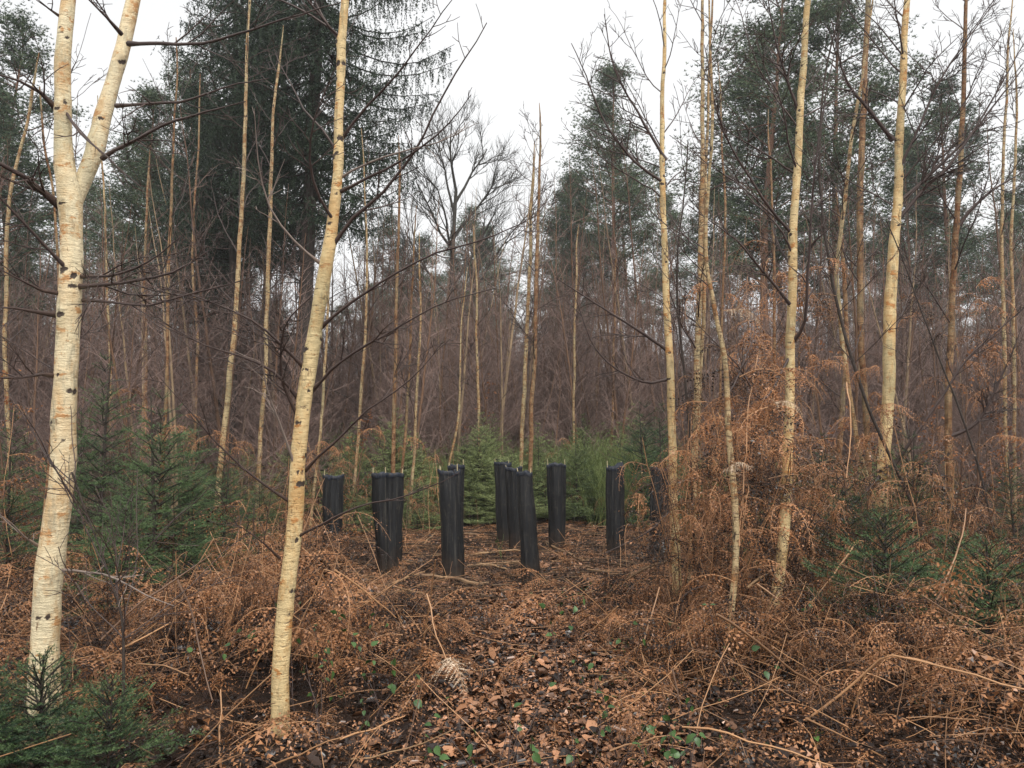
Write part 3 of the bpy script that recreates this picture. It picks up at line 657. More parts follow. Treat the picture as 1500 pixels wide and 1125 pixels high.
# ------------------------------------------------------------------ tall dark spruces with hanging twigs
def tall_spruce(seed, H, low, wid, r0):
    rng = np.random.default_rng(seed); root = bpy.data.objects.new('spruce_tree', None); tr = MB(); cr = MB()
    t = walk(rng, (0, 0, -.3), (0, 0, 1), H, 14, .008, .02); tr.tube(t, np.linspace(r0, .04, 15), 12, .5)
    z = low; C, D, L = [], [], []
    while z < H - .5:
        q_ = (z - low) / (H - low); w = wid * (1 - q_) ** .8 * (.55 + .45 * min(1, q_ * 5))
        for a in rng.uniform(0, 6.28, 6):
            ll = w * rng.uniform(.6, 1.25)
            q = walk(rng, (t[int(z / H * 14)][0], t[int(z / H * 14)][1], z), (math.cos(a), math.sin(a), -.1), ll, 7, .06, 0)
            q[:, 2] += -.18 * ll * np.sin(np.linspace(0, 1, 8) * math.pi) + .03 * ll
            tr.tube(q, np.linspace(.03, .006, 8), 4, .3)
            for u in range(int(ll * 21)):
                v = rng.uniform(.12, 1); k = min(6, int(v * 7)); pp = q[k] + (q[k + 1] - q[k]) * rng.uniform()
                sd = norm(np.cross(q[k + 1] - q[k], [0, 0, 1])) * rng.choice([-1, 1]) * rng.uniform(.05, .55)
                C.append(pp + sd); D.append(norm(np.array([rng.normal(0, .22), rng.normal(0, .22), -1]) + sd * .5)); L.append(rng.uniform(.18, .75) * (.5 + .6 * math.sin(v * 2.6)))
                C.append(pp); D.append(norm(sd + [0, 0, -.25])); L.append(np.linalg.norm(sd) + .1)
        z += rng.uniform(.28, .5)
    needle_cloud(cr, rng, np.array(C), np.array(D), np.array(L), 50, .065, .022)
    for j in range(46):                                     # dead lower limbs
        zz = rng.uniform(.8, low + .8); a = rng.uniform(0, 6.28)
        q = walk(rng, (0, 0, zz), (math.cos(a), math.sin(a), rng.uniform(-.2, .3)), rng.uniform(.7, 2.4), 5, .15, -.03); tr.tube(q, np.linspace(.016, .004, 6), 4, .2)
        twigs(tr, rng, q, .008, .8, 4, 1, 3, 0, .0025, -.03)
    tr.build('trunk', M['sprucebark'], root, smooth=True, link=False); cr.build('crown', M['dkspruce'], root, link=False); return root
def needle_cloud(mb, rng, C, D, L, dens, nl, w, tint=None, fwd=.75):
    """needles all along straight twigs: C start, D direction, L length"""
    k = np.maximum(2, (L * dens).astype(int)); idx = np.repeat(np.arange(len(C)), k); n = len(idx)
    t = rng.uniform(0, 1, n); pos = C[idx] + D[idx] * (t * L[idx])[:, None]; d = D[idx]
    r = rng.normal(0, 1, (n, 3)); r = norm(r - d * (r * d).sum(1, keepdims=True)); nd_ = norm(d * fwd + r * .85)
    u = norm(np.cross(nd_, rng.normal(0, 1, (n, 3)))); ll = nl * rng.uniform(.7, 1.15, (n, 1)) * (1.05 - .35 * t[:, None])
    V = np.stack([pos - u * w * .5, pos + u * w * .5, pos + nd_ * ll], 1)
    ti = (rng.uniform(0, 1, len(C)) if tint is None else tint)[idx]; ti = np.clip(ti + .45 * (t - .55) + rng.normal(0, .08, n), 0, 1)
    mb.add(V.reshape(-1, 3), np.arange(n * 3).reshape(-1, 3), np.repeat(ti, 3))
ts = [tall_spruce(300, 27, 7.4, 3.9, .21), tall_spruce(301, 17, 7.0, 2.7, .16)]
for i, (px, d, s, v, lab) in enumerate([(440, 19, 1.0, 0, 'tall dark spruce with hanging boughs behind the yellow path birch'),
                                        (335, 22.5, 1.05, 1, 'dark spruce left of the tallest spruce'),
                                        (385, 27, 1.15, 1, 'dark spruce half hidden behind both taller spruces'),
                                        (285, 28, .92, 1, 'leftmost dark spruce of the tall clump')]):
    p = P(px, 650, d); place_tree(ts[v], p[0], d, s, [2.1, 1, 4, 5][i], lab, 'spruce tree', 'tall dark spruces')

# ------------------------------------------------------------------ bare oak
def oak():
    rng = np.random.default_rng(77); d = 36; root = empty('oak_tree', (*G2(662, d),), 'bare spreading oak against the sky left of centre', 'oak tree')
    O = np.array(root.location); T = MB()
    base = P(664, 560, d) - O; tr = np.array([[0, 0, -.3], [0, 0, 3], base + [0, 0, 0], P(662, 420, d) - O, P(664, 350, d) - O, P(668, 280, d) - O])
    tr = catmull(tr, .5); T.tube(tr, np.linspace(.20, .08, len(tr)), 9, .5); T.build('trunk', M['oakbark'], root, smooth=True)
    def limb(p, dr, L, r, lv, mb):
        q = walk(rng, p, dr, L, 7, .10, .05 if lv else .09); mb.tube(q, np.linspace(r, r * .35, 8), 5 if r > .03 else 3, .5)
        if lv == 0: return
        for j in range([0, 8, 8, 6][lv]):
            k = rng.integers(2, 8); limb(q[k], side_dir(rng, norm(q[k] - q[k - 1]), rng.uniform(.35, .85)), L * rng.uniform(.38, .62), max(.008, r * .42), lv - 1, mb)
    for (z, a, el, L) in [(.55, 3.1, .6, 4.2), (.6, 0, .55, 4.6), (.66, 2.9, .8, 4.0), (.7, .3, .8, 4.2), (.8, 3.3, 1.0, 3.4), (.85, .1, 1.0, 3.4), (.95, 1.8, 1.3, 3.2), (1, 4, 1.2, 3), (.62, 1.4, .6, 3.6), (.75, 4.6, .7, 3.6), (.98, 0.2, 1.1, 3.2)]:
        mb = MB(); p = tr[min(len(tr) - 1, int(z * (len(tr) - 1)))]
        limb(p, (math.cos(a) * math.cos(el), math.sin(a) * math.cos(el), math.sin(el)), L, .075, 3, mb); mb.build('limb', M['oakbark'], root, smooth=True)
def G2(px, d):
    p = P(px, 650, d); return p[0], d, float(gz(p[0], d))
oak()

# ------------------------------------------------------------------ young spruces
def young_spruce(seed, H, spread, nl, nw, dens, whorl=.17, tw=9, parts=True, name='young_spruce', barelow=.05, droop=.0):
    rng = np.random.default_rng(seed); root = bpy.data.objects.new(name, None); tr = MB(); cr = MB()
    t = walk(rng, (0, 0, -.1), (0, 0, 1), H + .1, 10, .012, .02); tr.tube(t, np.linspace(.012 * H + .004, .004, 11), 8, .5)
    z = H * barelow; C, D, L = [], [], []
    while z < H:
        w = spread * (1 - z / H) ** .85 + .05
        nb = 6 if z < H * .85 else 4
        a0 = rng.uniform(0, 6.28)
        for j in range(nb):
            a = a0 + j * 6.28 / nb + rng.normal(0, .2); el = .12 + .55 * (z / H) - droop + rng.normal(0, .1); ll = w * rng.uniform(.7, 1.2)
            p = (0, 0, z + rng.normal(0, .02)); q = walk(rng, p, (math.cos(a) * math.cos(el), math.sin(a) * math.cos(el), math.sin(el)), ll, 5, .05, .01)
            tr.tube(q, np.linspace(.004 + .005 * ll, .0015, 6), 4, .3)
            for k in range(5): s = q[k + 1] - q[k]; C.append(q[k]); D.append(norm(s)); L.append(np.linalg.norm(s))
            for u in range(max(2, int(tw * ll / .5))):
                v = rng.uniform(.15, .97); k = min(4, int(v * 5)); pp = q[k] + (q[k + 1] - q[k]) * (v * 5 - k); dd = norm(q[k + 1] - q[k])
                sd = norm(np.cross(dd, [0, 0, 1])) * (1 if u % 2 else -1); tl = ll * .42 * (1.1 - v) * rng.uniform(.7, 1.2) + .04
                d2 = norm(dd * .75 + sd * .8 + [0, 0, rng.normal(-.02, .12)]); C.append(pp); D.append(d2); L.append(tl)
                if tl > .12:
                    for s_ in (-1, 1):
                        C.append(pp + d2 * tl * .45); D.append(norm(d2 + s_ * .8 * norm(np.cross(d2, [0, 0, 1])))); L.append(tl * .45)
        z += whorl * rng.uniform(.5, 1.2)
    C.append(t[-2]); D.append(norm(t[-1] - t[-2])); L.append(H * .1)
    needle_cloud(cr, rng, np.array(C), np.array(D), np.array(L), dens, nl, nw)
    tr.build('trunk', M['sprucebark'], root, smooth=True, link=False); cr.build('foliage', M['spruce'], root, link=False); return root
yA = [young_spruce(400, 2.0, .95, .022, .0044, 230, .15, 9), young_spruce(401, 2.3, .85, .022, .0044, 220, .16, 9)]
yF_ = 0
yN = [young_spruce(402, .62, .55, .019, .0036, 320, .07, 10, droop=-.2), young_spruce(403, .8, .65, .020, .0038, 300, .08, 10, droop=-.12)]
yF = [young_spruce(404, 2.2, 1.05, .035, .011, 90, .17, 9), young_spruce(405, 2.6, 1.2, .035, .011, 80, .18, 9), young_spruce(406, 1.8, 1.2, .035, .011, 90, .15, 9)]
for r_ in yF:
    for c_ in r_.children:
        if c_.name.startswith('foliage'): c_.data.materials[0] = M['scrub']
SG = 'young spruces around the clearing'
for px, d, pr, s, lab in [
    (235, 8.3, yA[0], 1.02, 'dark young spruce in the left middle beside the leaning birch'),
    (120, 10.5, yA[0], 1.0, 'wide young spruce in the gloom behind the tall dark one'),
    (290, 11.2, yA[1], .8, 'slim young spruce just left of the pale leaning birch'),
    (385, 11.0, yA[0], .55, 'low spruce at the foot of the crooked thin birch'),
    (285, 8.6, yA[0], .62, 'short wide spruce touching the right of the dark young spruce'),
    (150, 9.0, yA[1], 1.08, 'young spruce rising just right behind the thick forked birch'),
    (330, 9.6, yA[0], .72, 'low young spruce between the dark one and the yellow path birch'),
    (190, 7.3, yA[0], .62, 'low dense spruce in shade right of the thick birch'),
    (20, 8.6, yA[1], .8, 'young spruce at the left edge behind the thick birch'),
    (1235, 7.6, yA[0], .66, 'bushy dark spruce among bracken right of the curved birch'),
    (1330, 8.6, yA[0], .85, 'young spruce behind and right of the sturdy birch'),
    (1205, 10.2, yA[1], .72, 'shaded spruce between curved and sturdy birches'),
    (1480, 8.2, yA[1], .62, 'dark young spruce low at the right edge'),
    (970, 13.4, yA[1], .95, 'spruce behind the rightmost tree guard'),
    (945, 15, yA[0], 1.15, 'taller spruce behind the hooded tree guard'),
    (1110, 9.5, yA[0], .6, 'small spruce in the bracken between sapling and curved birch'),
    (75, 3.72, yN[0], .85, 'small spruce growing round the foot of the thick forked birch'),
    (175, 3.62, yN[0], .72, 'low spruce sprawling across the bottom left corner'),
    (-15, 3.6, yN[1], .62, 'spruce tips at the very left of the bottom corner'),
    (1290, 5.7, yN[1], 1.05, 'bright small spruce low on the right in the bracken'),
    (1440, 5.1, yN[0], 1.1, 'small spruce half buried in bracken at the right edge'),
    (1395, 6.2, yN[1], .95, 'small spruce between the two buried right hand spruces'),
    (275, 8.0, yN[0], .8, 'little spruce at the right foot of the dark young spruce'),
    (612, 13.6, yF[2], .55, 'low spruce behind and between the wide and middle guards'),
    (690, 14.8, yF[2], .55, 'bright low spruce behind the guard cluster, left side'),
    (845, 15.2, yF[2], .8, 'bushy spruce just right behind the upright guard'),
    (520, 13.2, yF[2], .42, 'small green spruce behind the leftmost guards')]:
    p = P(px, 650, d); place_tree(pr, p[0], d, s, px * .37, lab, 'young spruce', SG)
rng = np.random.default_rng(8)
k = 0
while k < 84:
    d = rng.uniform(14.8, 27) if k > 26 else rng.uniform(14.8, 18.5); px = rng.uniform(-40, 1540) if k > 40 else rng.uniform(480, 1000); p = P(px, 650, d)
    place_tree(yF[k % 3], p[0], d, rng.uniform(.5, .85) * (1 if d < 19 else 1.2), rng.uniform(0, 6), 'dull green young spruce in the scrub behind the clearing', 'young spruce', 'background young spruces'); k += 1
# broom-like green scrub behind the guards
def broom(seed):
    rng = np.random.default_rng(seed); mb = MB()
    for j in range(150):
        a = rng.uniform(0, 6.28); q = walk(rng, (rng.normal(0, .25), rng.normal(0, .2), 0), (math.cos(a) * .35, math.sin(a) * .35, 1), rng.uniform(.8, 1.7), 6, .06, 0)
        mb.tube(q, np.linspace(.006, .002, 7), 3, rng.uniform(0, 1)); twigs(mb, rng, q, .003, .35, 11, 0, 3, 0, .002, .12)
    return mb.build('broom_bush', M['broom'], link=False)
brooms = [broom(1), broom(2)]
for i, (px, d, s, lab) in enumerate([(880, 15.4, 1.0, 'yellow-green broom bush right of the upright tree guard'), (930, 16.4, 1.1, 'light green broom bush behind the hooded guard'),
    (835, 17.5, 1.1, 'green broom bush behind the thin birch pair, right side'), (770, 18, 1.1, 'green broom bush directly behind the guard cluster'),
    (640, 16, 1.0, 'olive broom bush behind the middle tree guard'), (690, 19, 1.2, 'farther olive broom bush below the bare oak'),
    (560, 17, 1.0, 'olive broom bush behind the wide tree guard'), (905, 14.8, .8, 'low bright broom right behind the flap-topped guard'), (855, 16.8, 1.2, 'tall pale broom bush between upright and flap-topped guards'),
    (735, 16.5, 1.0, 'olive broom bush peeping over the rearmost cluster guard'), (800, 16, 1.0, 'broom bush filling the gap left of the upright guard'), (665, 15.2, .8, 'low broom touching the hidden middle guard'), (960, 18, 1.2, 'far broom bush right of the light green one'), (1000, 17, 1.0, 'green broom bush seen between the slender right birches')]):
    o = brooms[i % 2].copy(); COL.objects.link(o); o.name = 'broom_bush'; p = P(px, 650, d); o.location = (p[0], d, gz(p[0], d)); o.rotation_euler[2] = i; o.scale = (s * 1.2, s, s * .92); tag(o, lab, 'bush')

# ------------------------------------------------------------------ tree guards (black mesh sleeves on bamboo canes)
def guard(label, bx, by, tx, ty, wt, wb, seed, ncane=3, fold=0, hood=False):
    rng = np.random.default_rng(seed); g = G(bx, by); d = g[1]; T = P(tx, ty, d); H = T[2] - g[2]; lean = T[0] - g[0]
    k = d / F; rt, rb = wt * k / 2, wb * k / 2
    root = empty('tree_guard', g, label, 'tree guard', 'black mesh tree guards')
    n, s = 34, 48; z = np.linspace(-.05, H, n); a = np.arange(s) * 2 * math.pi / s
    Z, A = np.meshgrid(z, a, indexing='ij'); t = Z / H
    ph = rng.uniform(0, 6, 6)
    can = [(-math.pi * .03 + .1), math.pi * 1.03, -math.pi * .5 + rng.normal(0, .5)][:ncane]
    pull = sum(np.exp(-(((A - c + math.pi) % (2 * math.pi) - math.pi) / .28) ** 2) for c in can)
    r = (rb + (rt - rb) * np.clip(t, 0, 1) ** .8) * (.90 + .12 * pull + .035 * np.sin(3 * A + ph[0] + t * 1.2) + .028 * np.sin(7 * A + ph[1] + 2 * t) + .012 * np.sin(13 * A + ph[2] - 3 * t) + .02 * np.sin(t * 7 + ph[3] + A))
    for _ in range(3):                                      # slack folds running up the fabric
        c0, w0, sl = rng.uniform(-math.pi, 0), rng.uniform(.06, .14), rng.uniform(-.5, .5); r *= 1 - rng.uniform(.08, .2) * np.exp(-(((A - c0 - sl * t + math.pi) % (2 * math.pi) - math.pi) / w0) ** 2)
    r *= 1 + .035 * np.sin(t * 13 + ph[1] + 2 * A) * np.sin(A * 2 + ph[2])
    if fold: r *= 1 - .38 * np.exp(-(((A + math.pi * .5 + .08 + math.pi) % (2 * math.pi) - math.pi) / .2) ** 2)
    top_w = rng.uniform(.006, .016) * np.sin(2 * A + ph[4]) + .006 * np.sin(5 * A + ph[5]) + .006 * pull
    def surf(rr, ZZ): return np.stack([rr * np.cos(A) + lean * ZZ / H, rr * .8 * np.sin(A), ZZ], -1)
    Zt = Z + top_w * np.clip(t, 0, 1) ** 6; mb = MB()
    V1 = surf(r, Zt).reshape(-1, 3); V2 = surf(r - .005, Zt).reshape(-1, 3)[::1]
    Q = _quads(n, s); mb.add(V1, Q); mb.add(V2, Q[:, ::-1])
    o1 = (n - 1) * s; j = np.arange(s); j2 = (j + 1) % s
    mb.F[4].append(np.stack([o1 + j, o1 + j2, n * s + o1 + j2, n * s + o1 + j], 1).astype(np.int32)); mb.M[4].append(np.zeros(s, np.int32))
    mb.build('sleeve', M['sleeve'], root, smooth=True)
    # rolled hem following the mouth
    hm = MB(); rr = r[-1]; hh = .045; prof = [(.002, -hh), (.005, -hh + .004), (.0055, -.02), (.005, .002), (.0, .006), (-.006, .002), (-.007, -.03), (-.005, -hh)]
    R_ = []
    for (o_, dz) in prof:
        zz = H + top_w[-1] + dz + .004 * np.sin(9 * a + ph[0]); R_.append(np.stack([(rr + o_) * np.cos(a) + lean * zz / H, (rr + o_) * .8 * np.sin(a), zz], -1))
    R_.append(R_[0]); hm.add(np.array(R_).reshape(-1, 3), _quads(len(R_), s)); hm.build('hem', M['rim'], root, smooth=True)
    # canes and seams
    for c in can:
        ji = int(round((c % (2 * math.pi)) / (2 * math.pi) * s)) % s; ii = np.linspace(0, n - 1, 9).astype(int)
        rc = r[ii, ji] - .016; L = np.stack([rc * math.cos(a[ji]) + lean * z[ii] / H, rc * .8 * math.sin(a[ji]), z[ii]], -1)
        L = np.vstack([L[[0, -1]], L[-1] + [rng.normal(0, .004), 0, rng.uniform(.035, .085)]]); L[-1][0] += lean * .05
        cm = MB(); cm.tube(L, [.0065, .006, .006], 7, .6, cap=True); cm.build('cane', M['cane'], root, smooth=False)
        rs = r[:-1, ji] + .0015; ww = .006 / (rs + .01); 
        e = [np.stack([(rs + (.003 if q == 0 else 0)) * np.cos(a[ji] + q * ww) + lean * z[:-1] / H, (rs + (.003 if q == 0 else 0)) * .8 * np.sin(a[ji] + q * ww), z[:-1]], -1) for q in (-1, 0, 1)]
        sm = MB(); E = np.stack(e, 1).reshape(-1, 3); i_ = np.arange(n - 2)[:, None] * 3 + np.array([0, 1])[None]
        sm.add(E, np.stack([i_, i_ + 1, i_ + 4, i_ + 3], -1).reshape(-1, 4)); sm.build('seam', M['seam'], root, smooth=True)
    if hood:
        hm = MB(); q = np.array([[-.02, -.05, H - .02], [.115, -.06, H - .01], [.125, .06, H], [-.01, .06, H], [.03, 0, H + .055], [.10, 0, H + .075]])
        q[:, 0] *= rt / .12; hm.add(q, [[0, 1, 5, 4], [3, 4, 5, 2]]); hm.add(q, [[0, 4, 3], [1, 2, 5]]); hm.build('folded_flap', M['rim'], root)
    return root
guard('leftmost black tree guard, half hidden by the bracken bank', 486, 812, 489, 697, 30, 26, 1, 2)
guard('widest black tree guard, creased down its middle', 569, 838, 568, 694, 46, 32, 2, 3, fold=1)
guard('black tree guard in front at centre left, standing before another', 665, 849, 658, 690, 33, 30, 3, 3)
guard('tree guard hidden behind the centre left front guard', 667, 818, 668, 682, 24, 22, 4, 2)
guard('rearmost thin guard of the centre cluster, leaning right', 725, 764, 735, 673, 19, 17, 5, 3)
guard('tall guard at the left of the centre cluster', 741, 797, 737, 678, 24, 24, 6, 2)
guard('middle guard of the centre cluster, behind the nearest one', 757, 806, 752, 685, 24, 20, 7, 2)
guard('nearest tree guard, brownish and narrow, front of the centre cluster', 778, 857, 768, 692, 22, 27, 8, 2)
guard('upright smooth tree guard standing alone right of the cluster', 816, 803, 815, 680, 28, 21, 9, 2)
guard('tree guard with a folded flap on top, second from right', 902, 815, 901, 684, 27, 26, 10, 2, hood=True)
guard('rightmost tree guard, draped with dead fern beside the slender birch', 965, 818, 966, 686, 26, 27, 11, 2)

# ------------------------------------------------------------------ dead bracken
def frond(mb, rng, base, d0, L, droop, crumple, tint, mat=0, npin=17, npn=9, stem=.3, wid=.36, pf=.125):
    """one bracken frond: a stalk, rows of leaflets, each cut into small curled pieces"""
    st = 10; pts = [np.array(base, float)]; d = norm(np.array(d0, float))
    for i in range(st):
        d = norm(d + np.array([0, 0, -droop * (i / st)]) + rng.normal(0, .05, 3)); pts.append(pts[-1] + d * L / st)
    pts = np.array(pts); mb.tube(pts, np.linspace(.0032, .0010, st + 1), 4, tint, 1)
    T = np.linspace(stem, .98, npin); k = np.minimum((T * st).astype(int), st - 1); pos = pts[k] + (pts[k + 1] - pts[k]) * (T * st - k)[:, None]
    ax = norm(pts[k + 1] - pts[k]); up = norm(np.cross(np.cross(ax, [0, 0, 1]) + 1e-4, ax)); sd = np.cross(ax, up)
    rel = (T - stem) / (1 - stem)
    PL = L * wid * (1 - rel) ** .9 * (1 - .25 * np.exp(-rel * 9)) + .012
    C = []; Dp = []; LL = []
    for s in (-1, 1):
        dd = norm(sd * s + ax * .45 + up * rng.normal(-.1, .25 + crumple * .4, (npin, 1)) + np.array([0, 0, -.45 - crumple * .5]) * rng.uniform(.3, 1.3, (npin, 1)))
        C.append(pos); Dp.append(dd); LL.append(PL * rng.uniform(.55, 1.1, npin))
    C = np.vstack(C); Dp = np.vstack(Dp); LL = np.concatenate(LL); m_ = len(C)
    v = (np.arange(npn) + .3) / npn
    # leaflet axis droops and curls along its length
    curl = rng.normal(0, .35 + crumple * .5, (m_, 1)); uu = norm(np.cross(Dp, rng.normal(0, 1, (m_, 3))))
    ctr = C[:, None] + Dp[:, None] * (LL[:, None] * v)[..., None] + (uu * curl * LL[:, None] * .5)[:, None] * (v ** 2)[None, :, None] + np.array([0, 0, -1]) * (LL[:, None] * v ** 2 * (.15 + .3 * crumple))[..., None]
    nxt = np.concatenate([ctr[:, 1:], ctr[:, -1:] + Dp[:, None] * (LL / npn)[:, None, None]], 1); axp = norm(nxt - ctr)
    nrm = norm(np.cross(Dp, ax[np.arange(m_) % npin]) + 1e-4); pn = LL[:, None] * pf * (1.1 - v) + .003
    Vs = []; 
    for s in (-1, 1):
        q = norm(np.cross(axp, nrm[:, None]) * s + axp * .35 + rng.normal(0, .25 + .5 * crumple, ctr.shape)); w = (LL / npn)[:, None, None] * .36
        Vs.append(np.stack([ctr - axp * w, ctr + axp * w, ctr + q * pn[..., None] + axp * w * .2], 2).reshape(-1, 3))
    V = np.vstack(Vs); n = len(V) // 3
    # rib
    R_ = np.stack([C, C + axp[:, 0] * .002 + nrm * .0016, ctr[:, -1]], 1).reshape(-1, 3)
    mb.add(V, np.arange(n * 3).reshape(-1, 3), np.repeat(np.clip(tint - .08 + rng.normal(0, .27, n), 0, 1), 3), mat)
    mb.add(R_, np.arange(len(R_)).reshape(-1, 3), np.clip(tint + .2, 0, 1), mat)
    return pts
BM = [M['bracken'], M['stalk']]
def clump(seed, kind):
    rng = np.random.default_rng(seed); mb = MB()
    if kind == 'low':                                       # collapsed heap, fronds near the ground
        for j in range(5):
            a = rng.uniform(0, 6.28); frond(mb, rng, (rng.normal(0, .18), rng.normal(0, .18), rng.uniform(.02, .2)), (math.cos(a), math.sin(a), rng.uniform(.05, .5)), rng.uniform(.45, .85), .35, .35, rng.uniform(.1, .9), npn=7, npin=12, stem=.25, wid=.40, pf=.10)
        for j in range(3):
            a = rng.uniform(0, 6.28); q = walk(rng, (rng.normal(0, .2), rng.normal(0, .2), rng.uniform(.02, .2)), (math.cos(a), math.sin(a), rng.uniform(-.05, .25)), rng.uniform(.4, .8), 4, .05, 0); mb.tube(q, .0028, 4, rng.uniform(.2, .8), 1)
    elif kind == 'flat':
        for j in range(4):
            a = rng.uniform(0, 6.28); frond(mb, rng, (rng.normal(0, .15), rng.normal(0, .15), .03), (math.cos(a), math.sin(a), .12), rng.uniform(.45, .8), .10, .25, rng.uniform(.1, .95), npn=7, npin=13, stem=.15, wid=.42, pf=.10)
    elif kind == 'hang':                                    # fronds snagged on the saplings
        for j in range(3):
            b = rng.uniform(0, 6.28); frond(mb, rng, (rng.normal(0, .06), rng.normal(0, .06), rng.normal(0, .06)), (math.cos(b), math.sin(b), rng.uniform(-.3, .4)), rng.uniform(.35, .65), .8, .7, rng.uniform(.2, .95), npn=7, npin=11, stem=.1, wid=.38, pf=.12)
    else:                                                   # standing dead stalks with hanging fronds
        H = {'mid': .75, 'tall': 1.45, 'hang': 1}[kind]
        for j in range(3):
            a = rng.uniform(0, 6.28); h = H * rng.uniform(.7, 1.15)
            q = walk(rng, (rng.normal(0, .12), rng.normal(0, .12), 0), (math.cos(a) * .2, math.sin(a) * .2, 1), h, 7, .07, 0); mb.tube(q, np.linspace(.0045, .0028, 8), 5, rng.uniform(.2, .8), 1)
            for u in range(4):
                k = rng.integers(3, 8) if kind == 'mid' else rng.integers(2, 8); b = rng.uniform(0, 6.28)
                frond(mb, rng, q[k], (math.cos(b), math.sin(b), rng.uniform(.0, .6)), rng.uniform(.35, .65), .75, .8, rng.uniform(.0, .8), npn=7, npin=10, stem=.15, wid=.32, pf=.11)
    return mb.build('bracken_' + kind, BM, link=False)
cl = {k: [clump(500 + i + 20 * j, k) for i in range(n_)] for j, (k, n_) in enumerate([('low', 7), ('flat', 5), ('mid', 5), ('tall', 5), ('hang', 4)])}
rng = np.random.default_rng(21)
def field(n, xr, yr, w):
    """n points of the box, kept with probability w(x, y)"""
    out = []
    while len(out) < n:
        x = rng.uniform(*xr); y = rng.uniform(*yr)
        if abs(x) < .72 * y + .6 and rng.uniform() < w(x, y): out.append((x, y))
    a = np.array(out); return a[:, 0], a[:, 1]
BR = [(437, 895, 5.0, 8, 'bramble leaves close against the right of the yellow path birch'), (492, 925, 5.2, 8, 'green bramble right of the path birch over the bracken heap'),
    (525, 915, 5.4, 6, 'small bramble spray between the path birch and path'), (560, 950, 5.0, 7, 'bramble leaves above the bleached frond, upper spray'), (583, 988, 4.6, 9, 'large-leaved bramble left of the bleached frond'),
    (512, 965, 4.7, 5, 'dark bramble leaves in the hollow of the left heap'), (270, 938, 4.8, 3, 'single bramble sprig under the left bank'), (342, 960, 4.6, 3, 'bramble sprig between the two left birches'),
    (515, 1045, 4.2, 5, 'bramble sprig low left of the bleached frond'), (722, 1060, 4.1, 6, 'upright bramble sprig right of the bleached frond'), (742, 1030, 4.3, 6, 'bramble leaves at the middle of the path'),
    (758, 1110, 3.8, 11, 'leafy bramble at the bottom centre of the view'), (700, 1100, 3.85, 7, 'bramble left of the bottom centre clump'), (880, 1105, 3.8, 7, 'bramble right of the bottom centre clump'),
    (895, 1040, 4.2, 9, 'bramble on the right edge of the path'), (905, 1015, 4.4, 7, 'smaller bramble above the right path edge clump'), (985, 1105, 3.8, 11, 'dense glossy bramble at the bottom right of the path'),
    (1010, 1060, 4.2, 8, 'bramble under the pale curved stalk'), (1075, 925, 5.0, 6, 'bramble leaves beside the foot of the crooked sapling'), (1195, 895, 5.8, 10, 'green bramble behind the foot of the curved birch'),
    (865, 930, 5.3, 6, 'low bramble on the litter right of the path middle'), (850, 868, 6.6, 7, 'bramble patch right below the nearest guard'), (1030, 905, 6.0, 6, 'bramble at the foot of the slender right birches'),
    (1225, 905, 5.5, 6, 'bramble spray left of the bright small spruce'), (960, 1095, 4.0, 6, 'bramble sprig left of the dense glossy clump'), (395, 915, 5.2, 4, 'bramble sprig left of the yellow path birch'), (455, 930, 5.0, 8, 'low bramble hugging the foot of the yellow path birch, right side'), (548, 900, 5.5, 7, 'bramble trailing at the back of the left bracken heap'),
    (600, 1010, 4.5, 8, 'bramble just left below the bleached frond'), (470, 1000, 4.6, 6, 'bramble in the dark hollow right of the path birch foot'), (820, 905, 5.6, 8, 'bramble on the litter, upper right of the path'),
    (925, 905, 5.8, 8, 'bramble at the edge of the right hand bracken bank'), (870, 985, 4.7, 8, 'bramble halfway down the right edge of the path'), (940, 1040, 4.3, 8, 'bramble between path and pale curved stalk'),
    (835, 1090, 3.9, 8, 'bramble left beside the right bottom clump'), (655, 1085, 4.0, 7, 'bramble at the bottom, under the grey stick'), (1110, 985, 4.7, 6, 'bramble in front of the crooked sapling foot'), (300, 905, 5.0, 5, 'bramble sprig on the crest of the left bank')]
SPOTS = [(P(px, 650, d - .45)[0], d - .45, .19) for px, py, d, n_, lab in BR] + [(P(px, 650, d)[0], d, r) for px, d, r in [(75, 3.72, .42), (175, 3.62, .42), (1290, 5.7, .50), (1440, 5.1, .42), (1395, 6.2, .45), (1235, 7.6, .5), (1330, 8.6, .6), (235, 8.3, .75), (190, 7.3, .6), (330, 9.6, .5),
         (150, 9, .6), (1110, 9.5, .4)] + [(P(655, 650, 3.9)[0], 3.9, .25), (P(655, 650, 3.6)[0], 3.6, .25)]]
def open_at(x, y):
    return all((x - a) ** 2 + (y - b) ** 2 > r * r for a, b, r in SPOTS)
def path_c(y): return .12 + .02 * y
def w_low(x, y):
    dp = abs(x - path_c(y)); 
    if not open_at(x, y): return 0
    if y > 7.6 and -2.3 < x < 2.6 and y < 14: return .02
    if y > 5.8 and -1.6 < x < 1.5: return .10
    hollow = .45 + .55 * math.sin(2.3 * x + 1) * math.sin(1.9 * y + .5)
    return float(np.clip((dp - .42) / .6, .0, 1)) * max(.15, hollow)
def put(name, kinds, x, y, zoff, s, tilt, label):
    vs = sum([cl[k] for k in kinds], []); n = len(x); z = gz(x, y) + zoff
    scatter(name, [v.copy() for v in vs], np.stack([x, y, z], 1), np.stack([rng.normal(0, tilt, n), rng.normal(0, tilt, n), rng.uniform(0, 6.28, n)], 1), s, rng.integers(0, len(vs), n), label, 'bracken', name + '_source')
x, y = field(820, (-5.5, 6), (3.3, 10.5), w_low); put('bracken_heap', ['low'], x, y, rng.uniform(-.06, .06, len(x)), rng.uniform(.5, 1.0, len(x)), .35, 'russet heaps of collapsed dead bracken either side of the path')
